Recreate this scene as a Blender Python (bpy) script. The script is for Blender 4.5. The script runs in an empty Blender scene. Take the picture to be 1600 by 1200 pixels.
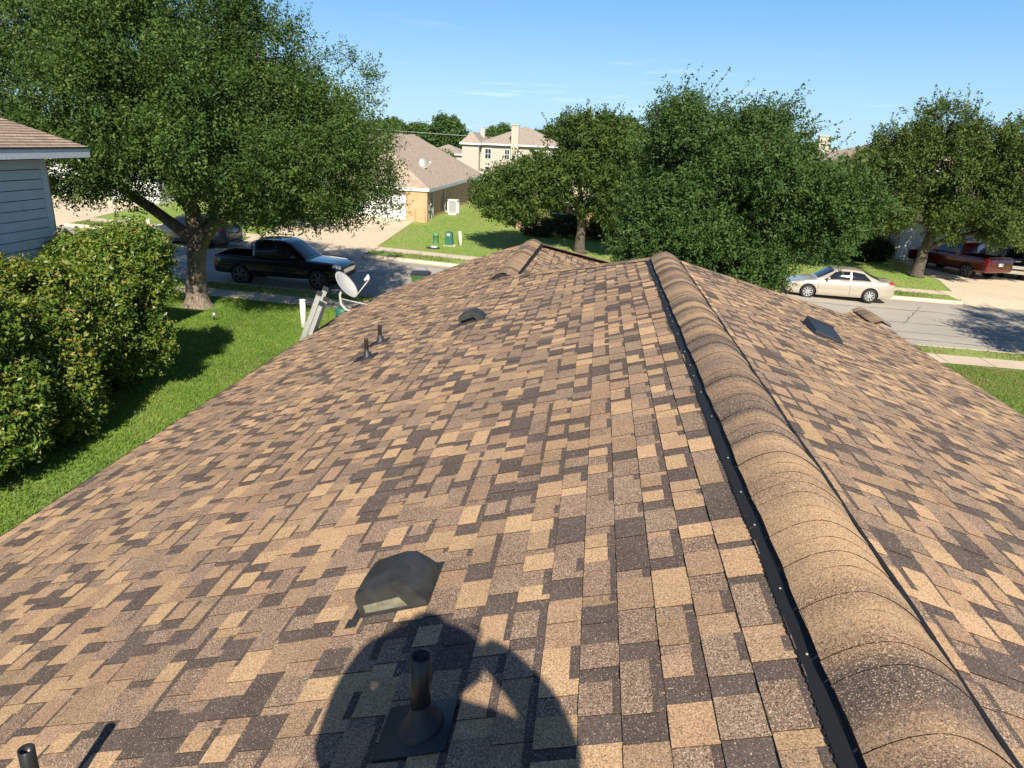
import bpy, math, random
import numpy as np
from mathutils import Vector, Matrix
R = math.radians
S = bpy.context.scene
COL = S.collection

# ------------------------------------------------------------------ camera
cam = bpy.data.cameras.new('camera'); co = bpy.data.objects.new('camera', cam); COL.objects.link(co)
_r = Vector((0.99222673, 0.11678331, 0.04298581)); _u = Vector((-0.07782751, 0.31281243, 0.94662097)); _b = Vector((0.09710303, -0.94260811, 0.3194698))
m = Matrix.Identity(4)
for i in range(3): m[i][0] = _r[i]; m[i][1] = _u[i]; m[i][2] = _b[i]
m[2][3] = 6.05
co.matrix_world = m
cam.sensor_width = 36; cam.lens = 1130/1600*36; cam.clip_start = .02; cam.clip_end = 4000
S.camera = co
S.render.resolution_x = 1024; S.render.resolution_y = 768

# ------------------------------------------------------------------ sky and sun
SUN = Vector((-0.15596367, 0.77024343, -0.61838531)).normalized()
w = bpy.data.worlds.new('World'); S.world = w; w.use_nodes = True
nt = w.node_tree; nt.nodes.clear()
N = nt.nodes.new
out = N('ShaderNodeOutputWorld'); bg = N('ShaderNodeBackground'); sky = N('ShaderNodeTexSky')
sky.sky_type = 'NISHITA'; sky.sun_disc = False; sky.sun_elevation = R(38.2); sky.sun_rotation = R(168.5)
sky.air_density = 1.0; sky.dust_density = .6; sky.ozone_density = 2.0; sky.altitude = 200
hsv = N('ShaderNodeHueSaturation'); hsv.inputs['Saturation'].default_value = 1.0; hsv.inputs['Value'].default_value = 1.0
bg.inputs[1].default_value = .11
tc = N('ShaderNodeTexCoord'); mp = N('ShaderNodeMapping'); mp.inputs['Scale'].default_value = (1.2, 1.2, 14)
no = N('ShaderNodeTexNoise'); no.inputs['Scale'].default_value = 5.5; no.inputs['Detail'].default_value = 6; no.inputs['Roughness'].default_value = .6
cr = N('ShaderNodeValToRGB'); cr.color_ramp.elements[0].position = .60; cr.color_ramp.elements[1].position = .80
sx = N('ShaderNodeSeparateXYZ'); mr = N('ShaderNodeMapRange'); mr.inputs[1].default_value = .16; mr.inputs[2].default_value = .02
mul = N('ShaderNodeMath'); mul.operation = 'MULTIPLY'; mix = N('ShaderNodeMixRGB'); mix.inputs[2].default_value = (8.2, 8.4, 8.8, 1)
L = nt.links.new
L(tc.outputs['Generated'], mp.inputs[0]); L(mp.outputs[0], no.inputs['Vector']); L(no.outputs[0], cr.inputs[0])
L(tc.outputs['Generated'], sx.inputs[0]); L(sx.outputs[2], mr.inputs[0]); L(cr.outputs[0], mul.inputs[0]); L(mr.outputs[0], mul.inputs[1])
mu2 = N('ShaderNodeMath'); mu2.operation = 'MULTIPLY'; mu2.inputs[1].default_value = .45; L(mul.outputs[0], mu2.inputs[0])
gm = N('ShaderNodeMapRange'); gm.inputs[1].default_value = -.03; gm.inputs[2].default_value = .21; gm.interpolation_type = 'SMOOTHSTEP'; L(sx.outputs[2], gm.inputs[0])
gr = N('ShaderNodeMixRGB'); gr.inputs[1].default_value = (3.0, 5.0, 6.5, 1); gr.inputs[2].default_value = (1.0, 2.85, 5.6, 1); L(gm.outputs[0], gr.inputs[0])
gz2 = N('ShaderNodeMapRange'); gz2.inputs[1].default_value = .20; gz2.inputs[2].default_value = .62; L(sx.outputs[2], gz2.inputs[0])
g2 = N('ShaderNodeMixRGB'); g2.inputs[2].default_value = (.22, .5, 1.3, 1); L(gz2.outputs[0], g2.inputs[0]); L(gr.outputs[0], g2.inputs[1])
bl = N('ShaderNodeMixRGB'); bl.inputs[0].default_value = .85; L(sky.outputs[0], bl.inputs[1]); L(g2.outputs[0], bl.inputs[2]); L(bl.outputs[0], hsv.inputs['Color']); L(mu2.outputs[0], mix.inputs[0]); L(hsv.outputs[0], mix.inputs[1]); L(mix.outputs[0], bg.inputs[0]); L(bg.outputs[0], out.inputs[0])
sl = bpy.data.lights.new('sun', 'SUN'); sl.energy = 5.0; sl.angle = R(.55); sl.color = (1, .925, .80)
so = bpy.data.objects.new('sun', sl); COL.objects.link(so); so.rotation_euler = SUN.to_track_quat('-Z', 'Y').to_euler(); so.location = (5, -20, 30)
S.view_settings.view_transform = 'Standard'; S.view_settings.look = 'None'; S.view_settings.exposure = .58; S.view_settings.gamma = 1

# ------------------------------------------------------------------ helpers
def tag(o, label=None, cat=None, group=None, kind=None):
    if label: o['label'] = label
    if cat: o['category'] = cat
    if group: o['group'] = group
    if kind: o['kind'] = kind
    return o
def thing(name, label, cat, loc=(0, 0, 0), rz=0, group=None):
    o = bpy.data.objects.new(name, None); COL.objects.link(o); o.location = loc; o.rotation_euler = (0, 0, rz); o.empty_display_size = .2
    return tag(o, label, cat, group)
def clone(t, loc, rz=0, label=None):
    r = t.copy(); COL.objects.link(r); r.location = loc; r.rotation_euler = (0, 0, rz)
    if label: r['label'] = label
    for c in list(t.children):
        k = c.copy(); COL.objects.link(k); k.parent = r
        for g in list(c.children):
            q = g.copy(); COL.objects.link(q); q.parent = k
    return r

class MB:
    def __init__(s, off=(0, 0, 0)): s.v = []; s.f = []; s.c = []; s.off = off; s.hascol = False
    def face(s, pts, col=None):
        n = len(s.v); s.v.extend([tuple(p) for p in pts]); s.f.append(tuple(range(n, n+len(pts)))); s.c.append(col or (1, 1, 1, 1))
        if col: s.hascol = True
    def mesh(s, vs, fs, col=None):
        n = len(s.v); s.v.extend([tuple(p) for p in vs]); s.f.extend([tuple(i+n for i in f) for f in fs]); s.c.extend([col or (1, 1, 1, 1)]*len(fs))
        if col: s.hascol = True
    def box(s, a, b, M=None, col=None):
        x0, y0, z0 = a; x1, y1, z1 = b
        vs = [(x0, y0, z0), (x1, y0, z0), (x1, y1, z0), (x0, y1, z0), (x0, y0, z1), (x1, y0, z1), (x1, y1, z1), (x0, y1, z1)]
        if M: vs = [M @ Vector(v) for v in vs]
        s.mesh(vs, [(0, 3, 2, 1), (4, 5, 6, 7), (0, 1, 5, 4), (1, 2, 6, 5), (2, 3, 7, 6), (3, 0, 4, 7)], col)
        return s
    def tube(s, pts, rad, n=8, cap=True, col=None):
        P = [Vector(p) for p in pts]
        if not hasattr(rad, '__len__'): rad = [rad]*len(P)
        vs = []; fs = []; prev = None
        for i, p in enumerate(P):
            d = (P[min(i+1, len(P)-1)]-P[max(i-1, 0)]).normalized()
            a = prev if prev is not None else (Vector((0, 0, 1)) if abs(d.z) < .9 else Vector((1, 0, 0)))
            x = (a-d*a.dot(d)).normalized(); y = d.cross(x); prev = x
            for k in range(n):
                an = 2*math.pi*k/n; vs.append(p+(x*math.cos(an)+y*math.sin(an))*rad[i])
        for i in range(len(P)-1):
            for k in range(n):
                a, b = i*n+k, i*n+(k+1) % n
                fs.append((a, b, b+n, a+n))
        if cap: fs.append(tuple(range(n-1, -1, -1))); fs.append(tuple(range((len(P)-1)*n, len(P)*n)))
        s.mesh(vs, fs, col); return s
    def lathe(s, prof, c=(0, 0, 0), axis='Z', n=24, col=None):
        vs = []; fs = []
        for (r, h) in prof:
            for k in range(n):
                a = 2*math.pi*k/n; x, y = r*math.cos(a), r*math.sin(a)
                p = (x, y, h) if axis == 'Z' else (x, h, y)
                vs.append((p[0]+c[0], p[1]+c[1], p[2]+c[2]))
        for i in range(len(prof)-1):
            for k in range(n):
                a, b = i*n+k, i*n+(k+1) % n
                fs.append((a, b, b+n, a+n))
        s.mesh(vs, fs, col); return s
    def prism(s, poly, z0, z1, col=None):
        n = len(poly); vs = [(x, y, z0) for x, y in poly]+[(x, y, z1) for x, y in poly]
        s.mesh(vs, [tuple(range(n-1, -1, -1)), tuple(range(n, 2*n))]+[(i, (i+1) % n, n+(i+1) % n, n+i) for i in range(n)], col); return s
    def build(s, name, mat, parent=None, smooth=False, wn=False):
        me = bpy.data.meshes.new(name); o = s.off
        me.from_pydata([(x-o[0], y-o[1], z-o[2]) for x, y, z in s.v], [], s.f); me.materials.append(mat)
        if s.hascol:
            a = me.attributes.new('col', 'FLOAT_COLOR', 'FACE'); a.data.foreach_set('color', np.array(s.c, dtype=np.float32).ravel())
        if smooth: me.polygons.foreach_set('use_smooth', [True]*len(me.polygons))
        me.update(); ob = bpy.data.objects.new(name, me); COL.objects.link(ob)
        if parent: ob.parent = parent
        return ob

# ------------------------------------------------------------------ materials
def mat(name):
    m = bpy.data.materials.new(name); m.use_nodes = True; t = m.node_tree
    return m, t, t.nodes['Principled BSDF'], t.nodes.new, t.links.new
def simple(name, c, rough=.6, metal=0, var=.12, scale=8, bump=0, bscale=60, spec=None, coat=0):
    m, t, b, N, L = mat(name)
    b.inputs['Roughness'].default_value = rough; b.inputs['Metallic'].default_value = metal
    if spec is not None: b.inputs['Specular IOR Level'].default_value = spec
    if coat: b.inputs['Coat Weight'].default_value = coat; b.inputs['Coat Roughness'].default_value = .05
    tc = N('ShaderNodeTexCoord'); n = N('ShaderNodeTexNoise'); n.inputs['Scale'].default_value = scale; n.inputs['Detail'].default_value = 6
    L(tc.outputs['Object'], n.inputs['Vector'])
    mx = N('ShaderNodeMixRGB'); lo = [max(0, x*(1-var)) for x in c]; hi = [min(1, x*(1+var)) for x in c]
    mx.inputs[1].default_value = (*lo, 1); mx.inputs[2].default_value = (*hi, 1)
    rp = N('ShaderNodeMapRange'); rp.inputs[1].default_value = .3; rp.inputs[2].default_value = .7; L(n.outputs[0], rp.inputs[0]); L(rp.outputs[0], mx.inputs[0]); L(mx.outputs[0], b.inputs['Base Color'])
    if bump:
        n2 = N('ShaderNodeTexNoise'); n2.inputs['Scale'].default_value = bscale; n2.inputs['Detail'].default_value = 4; L(tc.outputs['Object'], n2.inputs['Vector'])
        bp = N('ShaderNodeBump'); bp.inputs['Strength'].default_value = bump; bp.inputs['Distance'].default_value = .02; L(n2.outputs[0], bp.inputs['Height']); L(bp.outputs[0], b.inputs['Normal'])
    return m
def multi(name, c1, c2, c3, s1, s2, rough=.9, bump=.3, bs=40, amt2=.6, bd=.02, s3=None):
    m, t, b, N, L = mat(name); b.inputs['Roughness'].default_value = rough
    tc = N('ShaderNodeTexCoord')
    n1 = N('ShaderNodeTexNoise'); n1.inputs['Scale'].default_value = s1; n1.inputs['Detail'].default_value = 8; n1.inputs['Roughness'].default_value = .65
    n2 = N('ShaderNodeTexNoise'); n2.inputs['Scale'].default_value = s2; n2.inputs['Detail'].default_value = 5; n2.inputs['Roughness'].default_value = .6
    L(tc.outputs['Object'], n1.inputs['Vector']); L(tc.outputs['Object'], n2.inputs['Vector'])
    r1 = N('ShaderNodeMapRange'); r1.inputs[1].default_value = .35; r1.inputs[2].default_value = .65; L(n1.outputs[0], r1.inputs[0])
    r2 = N('ShaderNodeMapRange'); r2.inputs[1].default_value = .45; r2.inputs[2].default_value = .7; r2.inputs[4].default_value = amt2; L(n2.outputs[0], r2.inputs[0])
    a = N('ShaderNodeMixRGB'); a.inputs[1].default_value = (*c1, 1); a.inputs[2].default_value = (*c2, 1); L(r1.outputs[0], a.inputs[0])
    c = N('ShaderNodeMixRGB'); L(a.outputs[0], c.inputs[1]); c.inputs[2].default_value = (*c3, 1); L(r2.outputs[0], c.inputs[0]); L(c.outputs[0], b.inputs['Base Color'])
    n3 = N('ShaderNodeTexNoise'); n3.inputs['Scale'].default_value = bs; n3.inputs['Detail'].default_value = 5; L(tc.outputs['Object'], n3.inputs['Vector'])
    bp = N('ShaderNodeBump'); bp.inputs['Strength'].default_value = bump; bp.inputs['Distance'].default_value = bd; L(n3.outputs[0], bp.inputs['Height']); L(bp.outputs[0], b.inputs['Normal'])
    return m
def shingle_mat(name, gran=330, k=1.0):
    m, t, b, N, L = mat(name); b.inputs['Roughness'].default_value = .92; b.inputs['Specular IOR Level'].default_value = .25
    at = N('ShaderNodeAttribute'); at.attribute_name = 'col'; tc = N('ShaderNodeTexCoord')
    vo = N('ShaderNodeTexVoronoi'); vo.inputs['Scale'].default_value = gran; L(tc.outputs['Object'], vo.inputs['Vector'])
    sp = N('ShaderNodeSeparateColor'); L(vo.outputs['Color'], sp.inputs[0])
    n2 = N('ShaderNodeTexNoise'); n2.inputs['Scale'].default_value = 130; n2.inputs['Detail'].default_value = 3; L(tc.outputs['Object'], n2.inputs['Vector'])
    # granule value: random brightness per granule, blended with clusters
    ad = N('ShaderNodeMath'); ad.operation = 'ADD'; L(sp.outputs[0], ad.inputs[0]); 
    r2 = N('ShaderNodeMapRange'); r2.inputs[1].default_value = .3; r2.inputs[2].default_value = .7; L(n2.outputs[0], r2.inputs[0]); L(r2.outputs[0], ad.inputs[1])
    lo = N('ShaderNodeMapRange'); lo.inputs[1].default_value = .35; lo.inputs[2].default_value = 1.65; lo.inputs[3].default_value = .55; lo.inputs[4].default_value = 1.5; L(ad.outputs[0], lo.inputs[0])
    # stronger speckle where alpha (mottling) is high : swap to dark or pale granules
    sel = N('ShaderNodeMath'); sel.operation = 'LESS_THAN'; L(sp.outputs[1], sel.inputs[0]); L(at.outputs['Alpha'], sel.inputs[1])
    pk = N('ShaderNodeMixRGB'); pk.inputs[1].default_value = (.072*k, .050*k, .038*k, 1); pk.inputs[2].default_value = (.56*k, .40*k, .275*k, 1)
    gt = N('ShaderNodeMath'); gt.operation = 'GREATER_THAN'; gt.inputs[1].default_value = .45; L(sp.outputs[2], gt.inputs[0]); L(gt.outputs[0], pk.inputs[0])
    mx = N('ShaderNodeMixRGB'); L(sel.outputs[0], mx.inputs[0]); L(at.outputs['Color'], mx.inputs[1]); L(pk.outputs[0], mx.inputs[2])
    ml = N('ShaderNodeVectorMath'); ml.operation = 'SCALE'; L(mx.outputs[0], ml.inputs[0]); L(lo.outputs[0], ml.inputs['Scale'])
    # broad weather variation
    n4 = N('ShaderNodeTexNoise'); n4.inputs['Scale'].default_value = 1.4; n4.inputs['Detail'].default_value = 9; n4.inputs['Roughness'].default_value = .75; L(tc.outputs['Object'], n4.inputs['Vector'])
    r4 = N('ShaderNodeMapRange'); r4.inputs[1].default_value = .3; r4.inputs[2].default_value = .7; r4.inputs[3].default_value = .86; r4.inputs[4].default_value = 1.12; L(n4.outputs[0], r4.inputs[0])
    m2 = N('ShaderNodeVectorMath'); m2.operation = 'SCALE'; L(ml.outputs[0], m2.inputs[0]); L(r4.outputs[0], m2.inputs['Scale']); L(m2.outputs[0], b.inputs['Base Color'])
    bp = N('ShaderNodeBump'); bp.inputs['Strength'].default_value = .35; bp.inputs['Distance'].default_value = .0015; L(sp.outputs[0], bp.inputs['Height']); L(bp.outputs[0], b.inputs['Normal'])
    return m
def leaf_mat(name, rough=.6, trans=.2, tint=(1.25, 1.35, .5), spec=.2):
    m, t, b, N, L = mat(name); b.inputs['Roughness'].default_value = rough; b.inputs['Specular IOR Level'].default_value = spec
    at = N('ShaderNodeAttribute'); at.attribute_name = 'col'; L(at.outputs['Color'], b.inputs['Base Color'])
    tr = N('ShaderNodeBsdfTranslucent'); mc = N('ShaderNodeMixRGB'); mc.blend_type = 'MULTIPLY'; mc.inputs[0].default_value = 1; mc.inputs[2].default_value = (*tint, 1); L(at.outputs['Color'], mc.inputs[1]); L(mc.outputs[0], tr.inputs[0])
    ms = N('ShaderNodeMixShader'); ms.inputs[0].default_value = trans; L(b.outputs[0], ms.inputs[1]); L(tr.outputs[0], ms.inputs[2])
    L(ms.outputs[0], t.nodes['Material Output'].inputs[0]); return m
def bark_mat(name, c1, c2):
    m, t, b, N, L = mat(name); b.inputs['Roughness'].default_value = .95
    tc = N('ShaderNodeTexCoord'); mp = N('ShaderNodeMapping'); mp.inputs['Scale'].default_value = (22, 22, 5); L(tc.outputs['Object'], mp.inputs[0])
    n = N('ShaderNodeTexNoise'); n.inputs['Scale'].default_value = 1; n.inputs['Detail'].default_value = 8; n.inputs['Roughness'].default_value = .7; L(mp.outputs[0], n.inputs['Vector'])
    cr = N('ShaderNodeValToRGB'); cr.color_ramp.elements[0].position = .38; cr.color_ramp.elements[0].color = (*c1, 1); cr.color_ramp.elements[1].position = .62; cr.color_ramp.elements[1].color = (*c2, 1)
    L(n.outputs[0], cr.inputs[0]); L(cr.outputs[0], b.inputs['Base Color'])
    bp = N('ShaderNodeBump'); bp.inputs['Strength'].default_value = .9; bp.inputs['Distance'].default_value = .03; L(n.outputs[0], bp.inputs['Height']); L(bp.outputs[0], b.inputs['Normal']); return m
def brick_mat(name, c1, c2, mortar, scale=1.0):
    m, t, b, N, L = mat(name); b.inputs['Roughness'].default_value = .9
    tc = N('ShaderNodeTexCoord'); sx = N('ShaderNodeSeparateXYZ'); L(tc.outputs['Object'], sx.inputs[0])
    ad = N('ShaderNodeMath'); ad.operation = 'ADD'; L(sx.outputs[0], ad.inputs[0]); L(sx.outputs[1], ad.inputs[1])
    cb = N('ShaderNodeCombineXYZ'); L(ad.outputs[0], cb.inputs[0]); L(sx.outputs[2], cb.inputs[1])
    br = N('ShaderNodeTexBrick'); br.inputs['Scale'].default_value = 1/scale; br.inputs['Brick Width'].default_value = .22; br.inputs['Row Height'].default_value = .075; br.inputs['Mortar Size'].default_value = .008
    br.inputs['Color1'].default_value = (*c1, 1); br.inputs['Color2'].default_value = (*c2, 1); br.inputs['Mortar'].default_value = (*mortar, 1)
    L(cb.outputs[0], br.inputs['Vector'])
    n = N('ShaderNodeTexNoise'); n.inputs['Scale'].default_value = 2.5; n.inputs['Detail'].default_value = 6; L(tc.outputs['Object'], n.inputs['Vector'])
    rp = N('ShaderNodeMapRange'); rp.inputs[3].default_value = .7; rp.inputs[4].default_value = 1.3; L(n.outputs[0], rp.inputs[0])
    ml = N('ShaderNodeVectorMath'); ml.operation = 'SCALE'; L(br.outputs[0], ml.inputs[0]); L(rp.outputs[0], ml.inputs['Scale']); L(ml.outputs[0], b.inputs['Base Color']); return m
def farroof_mat(name, c, dark):
    m, t, b, N, L = mat(name); b.inputs['Roughness'].default_value = .95
    tc = N('ShaderNodeTexCoord'); sx = N('ShaderNodeSeparateXYZ'); L(tc.outputs['Object'], sx.inputs[0])
    ad = N('ShaderNodeMath'); ad.operation = 'ADD'; L(sx.outputs[0], ad.inputs[0]); L(sx.outputs[1], ad.inputs[1])
    cb = N('ShaderNodeCombineXYZ'); L(ad.outputs[0], cb.inputs[0]); L(sx.outputs[2], cb.inputs[1])
    br = N('ShaderNodeTexBrick'); br.inputs['Scale'].default_value = 1; br.inputs['Brick Width'].default_value = .32; br.inputs['Row Height'].default_value = .055; br.inputs['Mortar Size'].default_value = .005; br.inputs['Bias'].default_value = 0
    br.inputs['Color1'].default_value = (*c, 1); br.inputs['Color2'].default_value = (*[x*.78 for x in c], 1); br.inputs['Mortar'].default_value = (*dark, 1)
    L(cb.outputs[0], br.inputs['Vector'])
    n = N('ShaderNodeTexNoise'); n.inputs['Scale'].default_value = 3; n.inputs['Detail'].default_value = 8; n.inputs['Roughness'].default_value = .7; L(tc.outputs['Object'], n.inputs['Vector'])
    rp = N('ShaderNodeMapRange'); rp.inputs[1].default_value = .3; rp.inputs[2].default_value = .7; rp.inputs[3].default_value = .82; rp.inputs[4].default_value = 1.18; L(n.outputs[0], rp.inputs[0])
    ml = N('ShaderNodeVectorMath'); ml.operation = 'SCALE'; L(br.outputs[0], ml.inputs[0]); L(rp.outputs[0], ml.inputs['Scale']); L(ml.outputs[0], b.inputs['Base Color']); return m

M = {}
M['shingle'] = shingle_mat('roof_shingle')
M['grass'] = multi('lawn_soil', (.11, .20, .03), (.17, .27, .042), (.27, .25, .09), 9, .5, bump=.6, bs=30, amt2=.5, bd=.04)
M['lawnfar'] = multi('lawn_far', (.18, .28, .045), (.27, .36, .07), (.34, .30, .12), 6, .3, bump=.6, bs=25, amt2=.75, bd=.04)
M['ground'] = multi('far_ground', (.07, .12, .03), (.12, .15, .05), (.22, .18, .11), .4, .03, bump=.2, bs=2)
M['road'] = multi('old_asphalt', (.38, .34, .28), (.46, .415, .345), (.31, .275, .23), 14, .25, bump=.4, bs=90, amt2=.6, bd=.01)
M['conc'] = multi('concrete', (.58, .47, .34), (.67, .55, .41), (.48, .385, .28), 6, .5, bump=.2, bs=80, amt2=.6, bd=.006)
M['drive'] = multi('drive_concrete', (.62, .50, .345), (.70, .57, .40), (.52, .41, .285), 3, .35, bump=.15, bs=60, amt2=.5, bd=.006)
M['tar'] = simple('tar', (.05, .048, .045), .8)
M['leaf'] = leaf_mat('oak_leaf')
M['leafshiny'] = leaf_mat('shrub_leaf', .42, .2, spec=.4)
M['leaffar'] = leaf_mat('far_leaf', .6, .2)
M['blade'] = leaf_mat('grass_blade', .6, .35, (1.2, 1.3, .6), .3)
M['bark'] = bark_mat('bark', (.10, .075, .055), (.34, .27, .205))
M['barkd'] = bark_mat('bark_dark', (.045, .035, .028), (.15, .12, .09))
M['blackplastic'] = simple('black_plastic', (.022, .023, .026), .45, bump=.1)
M['blackpipe'] = simple('black_pipe', (.02, .02, .02), .32)
M['rubber'] = simple('rubber', (.028, .029, .032), .5)
M['greymetal'] = simple('grey_painted_metal', (.036, .037, .034), .5, .0, .3, 14, bump=.15)
M['screenp'] = simple('pale_screen', (.20, .185, .13), .8, var=.3, scale=30)
M['ventblack'] = simple('ridge_vent_plastic', (.012, .012, .013), .7)
M['white'] = simple('white_paint', (.80, .80, .78), .5, var=.04)
M['whitegar'] = simple('white_garage', (.82, .82, .80), .5, var=.03)
M['trim'] = simple('grey_white_trim', (.55, .57, .60), .55, var=.1, scale=20)
M['siding'] = simple('pale_grey_siding', (.50, .53, .56), .7, var=.06, scale=3)
M['dishgrey'] = simple('dish_grey', (.46, .46, .43), .45, var=.05)
M['alu'] = simple('aluminium', (.58, .57, .55), .38, .55, .15, 20)
M['brick'] = brick_mat('tan_brick', (.42, .22, .13), (.50, .28, .17), (.45, .36, .28))
M['brickorange'] = brick_mat('orange_brick', (.60, .31, .15), (.66, .36, .19), (.60, .42, .28))
M['stone'] = simple('cream_stone', (.60, .50, .38), .9, var=.2, scale=4)
M['cream'] = simple('cream_wall', (.50, .44, .365), .85, var=.06)
M['pink'] = simple('beige_wall', (.50, .40, .34), .85, var=.06)
M['roofA'] = farroof_mat('tan_roof', (.46, .36, .265), (.3, .23, .18))
M['roofL'] = farroof_mat('neighbour_roof', (.42, .31, .225), (.14, .10, .08))
M['roofB'] = farroof_mat('grey_roof', (.40, .325, .26), (.26, .21, .17))
M['glass'] = simple('window_glass', (.02, .025, .03), .05, spec=.8)
M['carglass'] = simple('car_glass', (.012, .016, .02), .04, spec=.9)
M['tyre'] = simple('tyre', (.018, .018, .018), .75)
M['rim'] = simple('alloy_rim', (.62, .62, .62), .28, .6, .05)
M['rimd'] = simple('dark_rim', (.22, .22, .23), .35, .7, .05)
M['gold'] = simple('champagne_paint', (.55, .48, .375), .30, .35, .03, coat=1)
M['cgrey'] = simple('gunmetal_paint', (.075, .073, .078), .28, .45, .03, coat=1)
M['cblack'] = simple('black_paint', (.008, .010, .014), .22, .2, .03, coat=1)
M['cred'] = simple('dark_red_paint', (.11, .006, .012), .25, .3, .03, coat=1)
M['cblue'] = simple('dark_blue_paint', (.008, .010, .022), .25, .3, .03, coat=1)
M['dark'] = simple('black_trim', (.012, .012, .012), .6)
M['chrome'] = simple('chrome', (.75, .75, .75), .12, 1, .03)
M['lamp'] = simple('headlamp_glass', (.6, .62, .64), .1, .3, .1, 30)
M['tail'] = simple('tail_lamp', (.45, .012, .012), .15, 0, .1)
M['plate'] = simple('plate_white', (.75, .78, .76), .4, var=.02)
M['plateink'] = simple('plate_ink', (.05, .07, .16), .5)
M['green'] = simple('green_pedestal', (.03, .13, .085), .5, var=.1)
M['greenl'] = simple('light_green_pipe', (.10, .27, .12), .55, var=.1)
M['yellow'] = simple('yellow_label', (.80, .58, .06), .5, var=.03)
M['cream2'] = simple('cream_plastic', (.78, .76, .66), .55, var=.05)
M['bin'] = simple('green_bin', (.05, .12, .04), .5)
M['skin'] = simple('skin', (.48, .29, .20), .5)
M['shirt'] = simple('shirt_cloth', (.12, .15, .22), .9)
M['jeans'] = simple('jeans_cloth', (.06, .08, .13), .9)
M['hair'] = simple('hair', (.03, .02, .015), .6)
M['feather'] = simple('black_feather', (.008, .008, .01), .5)
M['wire'] = simple('wire', (.35, .36, .38), .6)
M['wood'] = simple('pole_wood', (.14, .10, .07), .9)

# ------------------------------------------------------------------ ground
def g(x): return -.028*max(-45, min(45, x))
def lerp(tab, x):
    for (a, ya), (b, yb) in zip(tab, tab[1:]):
        if x <= b: return ya+(yb-ya)*(x-a)/(b-a)
    return tab[-1][1]
FK = [(-90, 38), (-26, 36.3), (-14, 35.4), (-6, 34.7), (0, 35.2), (9, 37.0), (14, 37.0), (24, 37.6), (90, 41)]
NK = [(-90, 28), (-26, 26.6), (-14, 26.2), (0, 26.2), (12, 26.9), (30, 27.6), (90, 30)]
fk = lambda x: lerp(FK, x); nk = lambda x: lerp(NK, x)
def ribbon(mb, f0, f1, x0, x1, z0, z1, step=1.5):
    n = max(1, int((x1-x0)/step))
    for i in range(n):
        a = x0+(x1-x0)*i/n; b = x0+(x1-x0)*(i+1)/n
        mb.face([(a, f0(a), g(a)+z0), (b, f0(b), g(b)+z0), (b, f1(b), g(b)+z1), (a, f1(a), g(a)+z1)])
off = lambda f, d: (lambda x: f(x)+d)
const = lambda v: (lambda x: v)
mb = MB()
for a, b in ((-900, -45), (-45, 45), (45, 900)):
    mb.face([(a, -300, g(a)-.16), (b, -300, g(b)-.16), (b, 1500, g(b)-.16), (a, 1500, g(a)-.16)])
tag(mb.build('ground', M['ground']), kind='structure')
RZ = -.12
mb = MB(); ribbon(mb, off(nk, .0), off(fk, 0), -88, 88, RZ, RZ); tag(mb.build('road', M['road']), kind='structure')
# driveway gaps along the kerbs
FG = [(-30.6, -21.5+1), (-18.2, -11.4), (17.6, 26.5)]
NG = [(16.2, 22)]
def spans(gaps, x0=-88, x1=88):
    r = []; c = x0
    for a, b in gaps: r.append((c, a)); c = b
    r.append((c, x1)); return r
FG = [(-34.0, -28.2), (-18.2, -11.4), (18.2, 27.0)]
kb = MB(); sp_ = MB(); 
for a, b in spans(FG):
    ribbon(kb, off(fk, -.45), off(fk, -.02), a, b, RZ+.012, RZ+.012); ribbon(kb, off(fk, -.02), off(fk, .02), a, b, RZ+.012, .004); ribbon(kb, off(fk, .02), off(fk, .2), a, b, .004, .006)
    ribbon(sp_, off(fk, .2), off(fk, 1.6), a, b, 0, 0)
for a, b in spans(NG):
    ribbon(kb, off(nk, .02), off(nk, .45), a, b, RZ+.012, RZ+.012); ribbon(kb, off(nk, -.02), off(nk, .02), a, b, .004, RZ+.012); ribbon(kb, off(nk, -.2), off(nk, -.02), a, b, .006, .004)
    ribbon(sp_, off(nk, -1.25), off(nk, -.2), a, b, 0, 0)
tag(kb.build('kerb', M['conc']), kind='structure'); tag(sp_.build('grass_verge', M['lawnfar']), kind='structure')
sw = MB(); ribbon(sw, off(fk, 1.6), off(fk, 2.8), -88, 88, .006, .006); ribbon(sw, off(nk, -2.4), off(nk, -1.25), -88, 88, .006, .006)
tag(sw.build('pavement', M['conc']), kind='structure')
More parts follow.
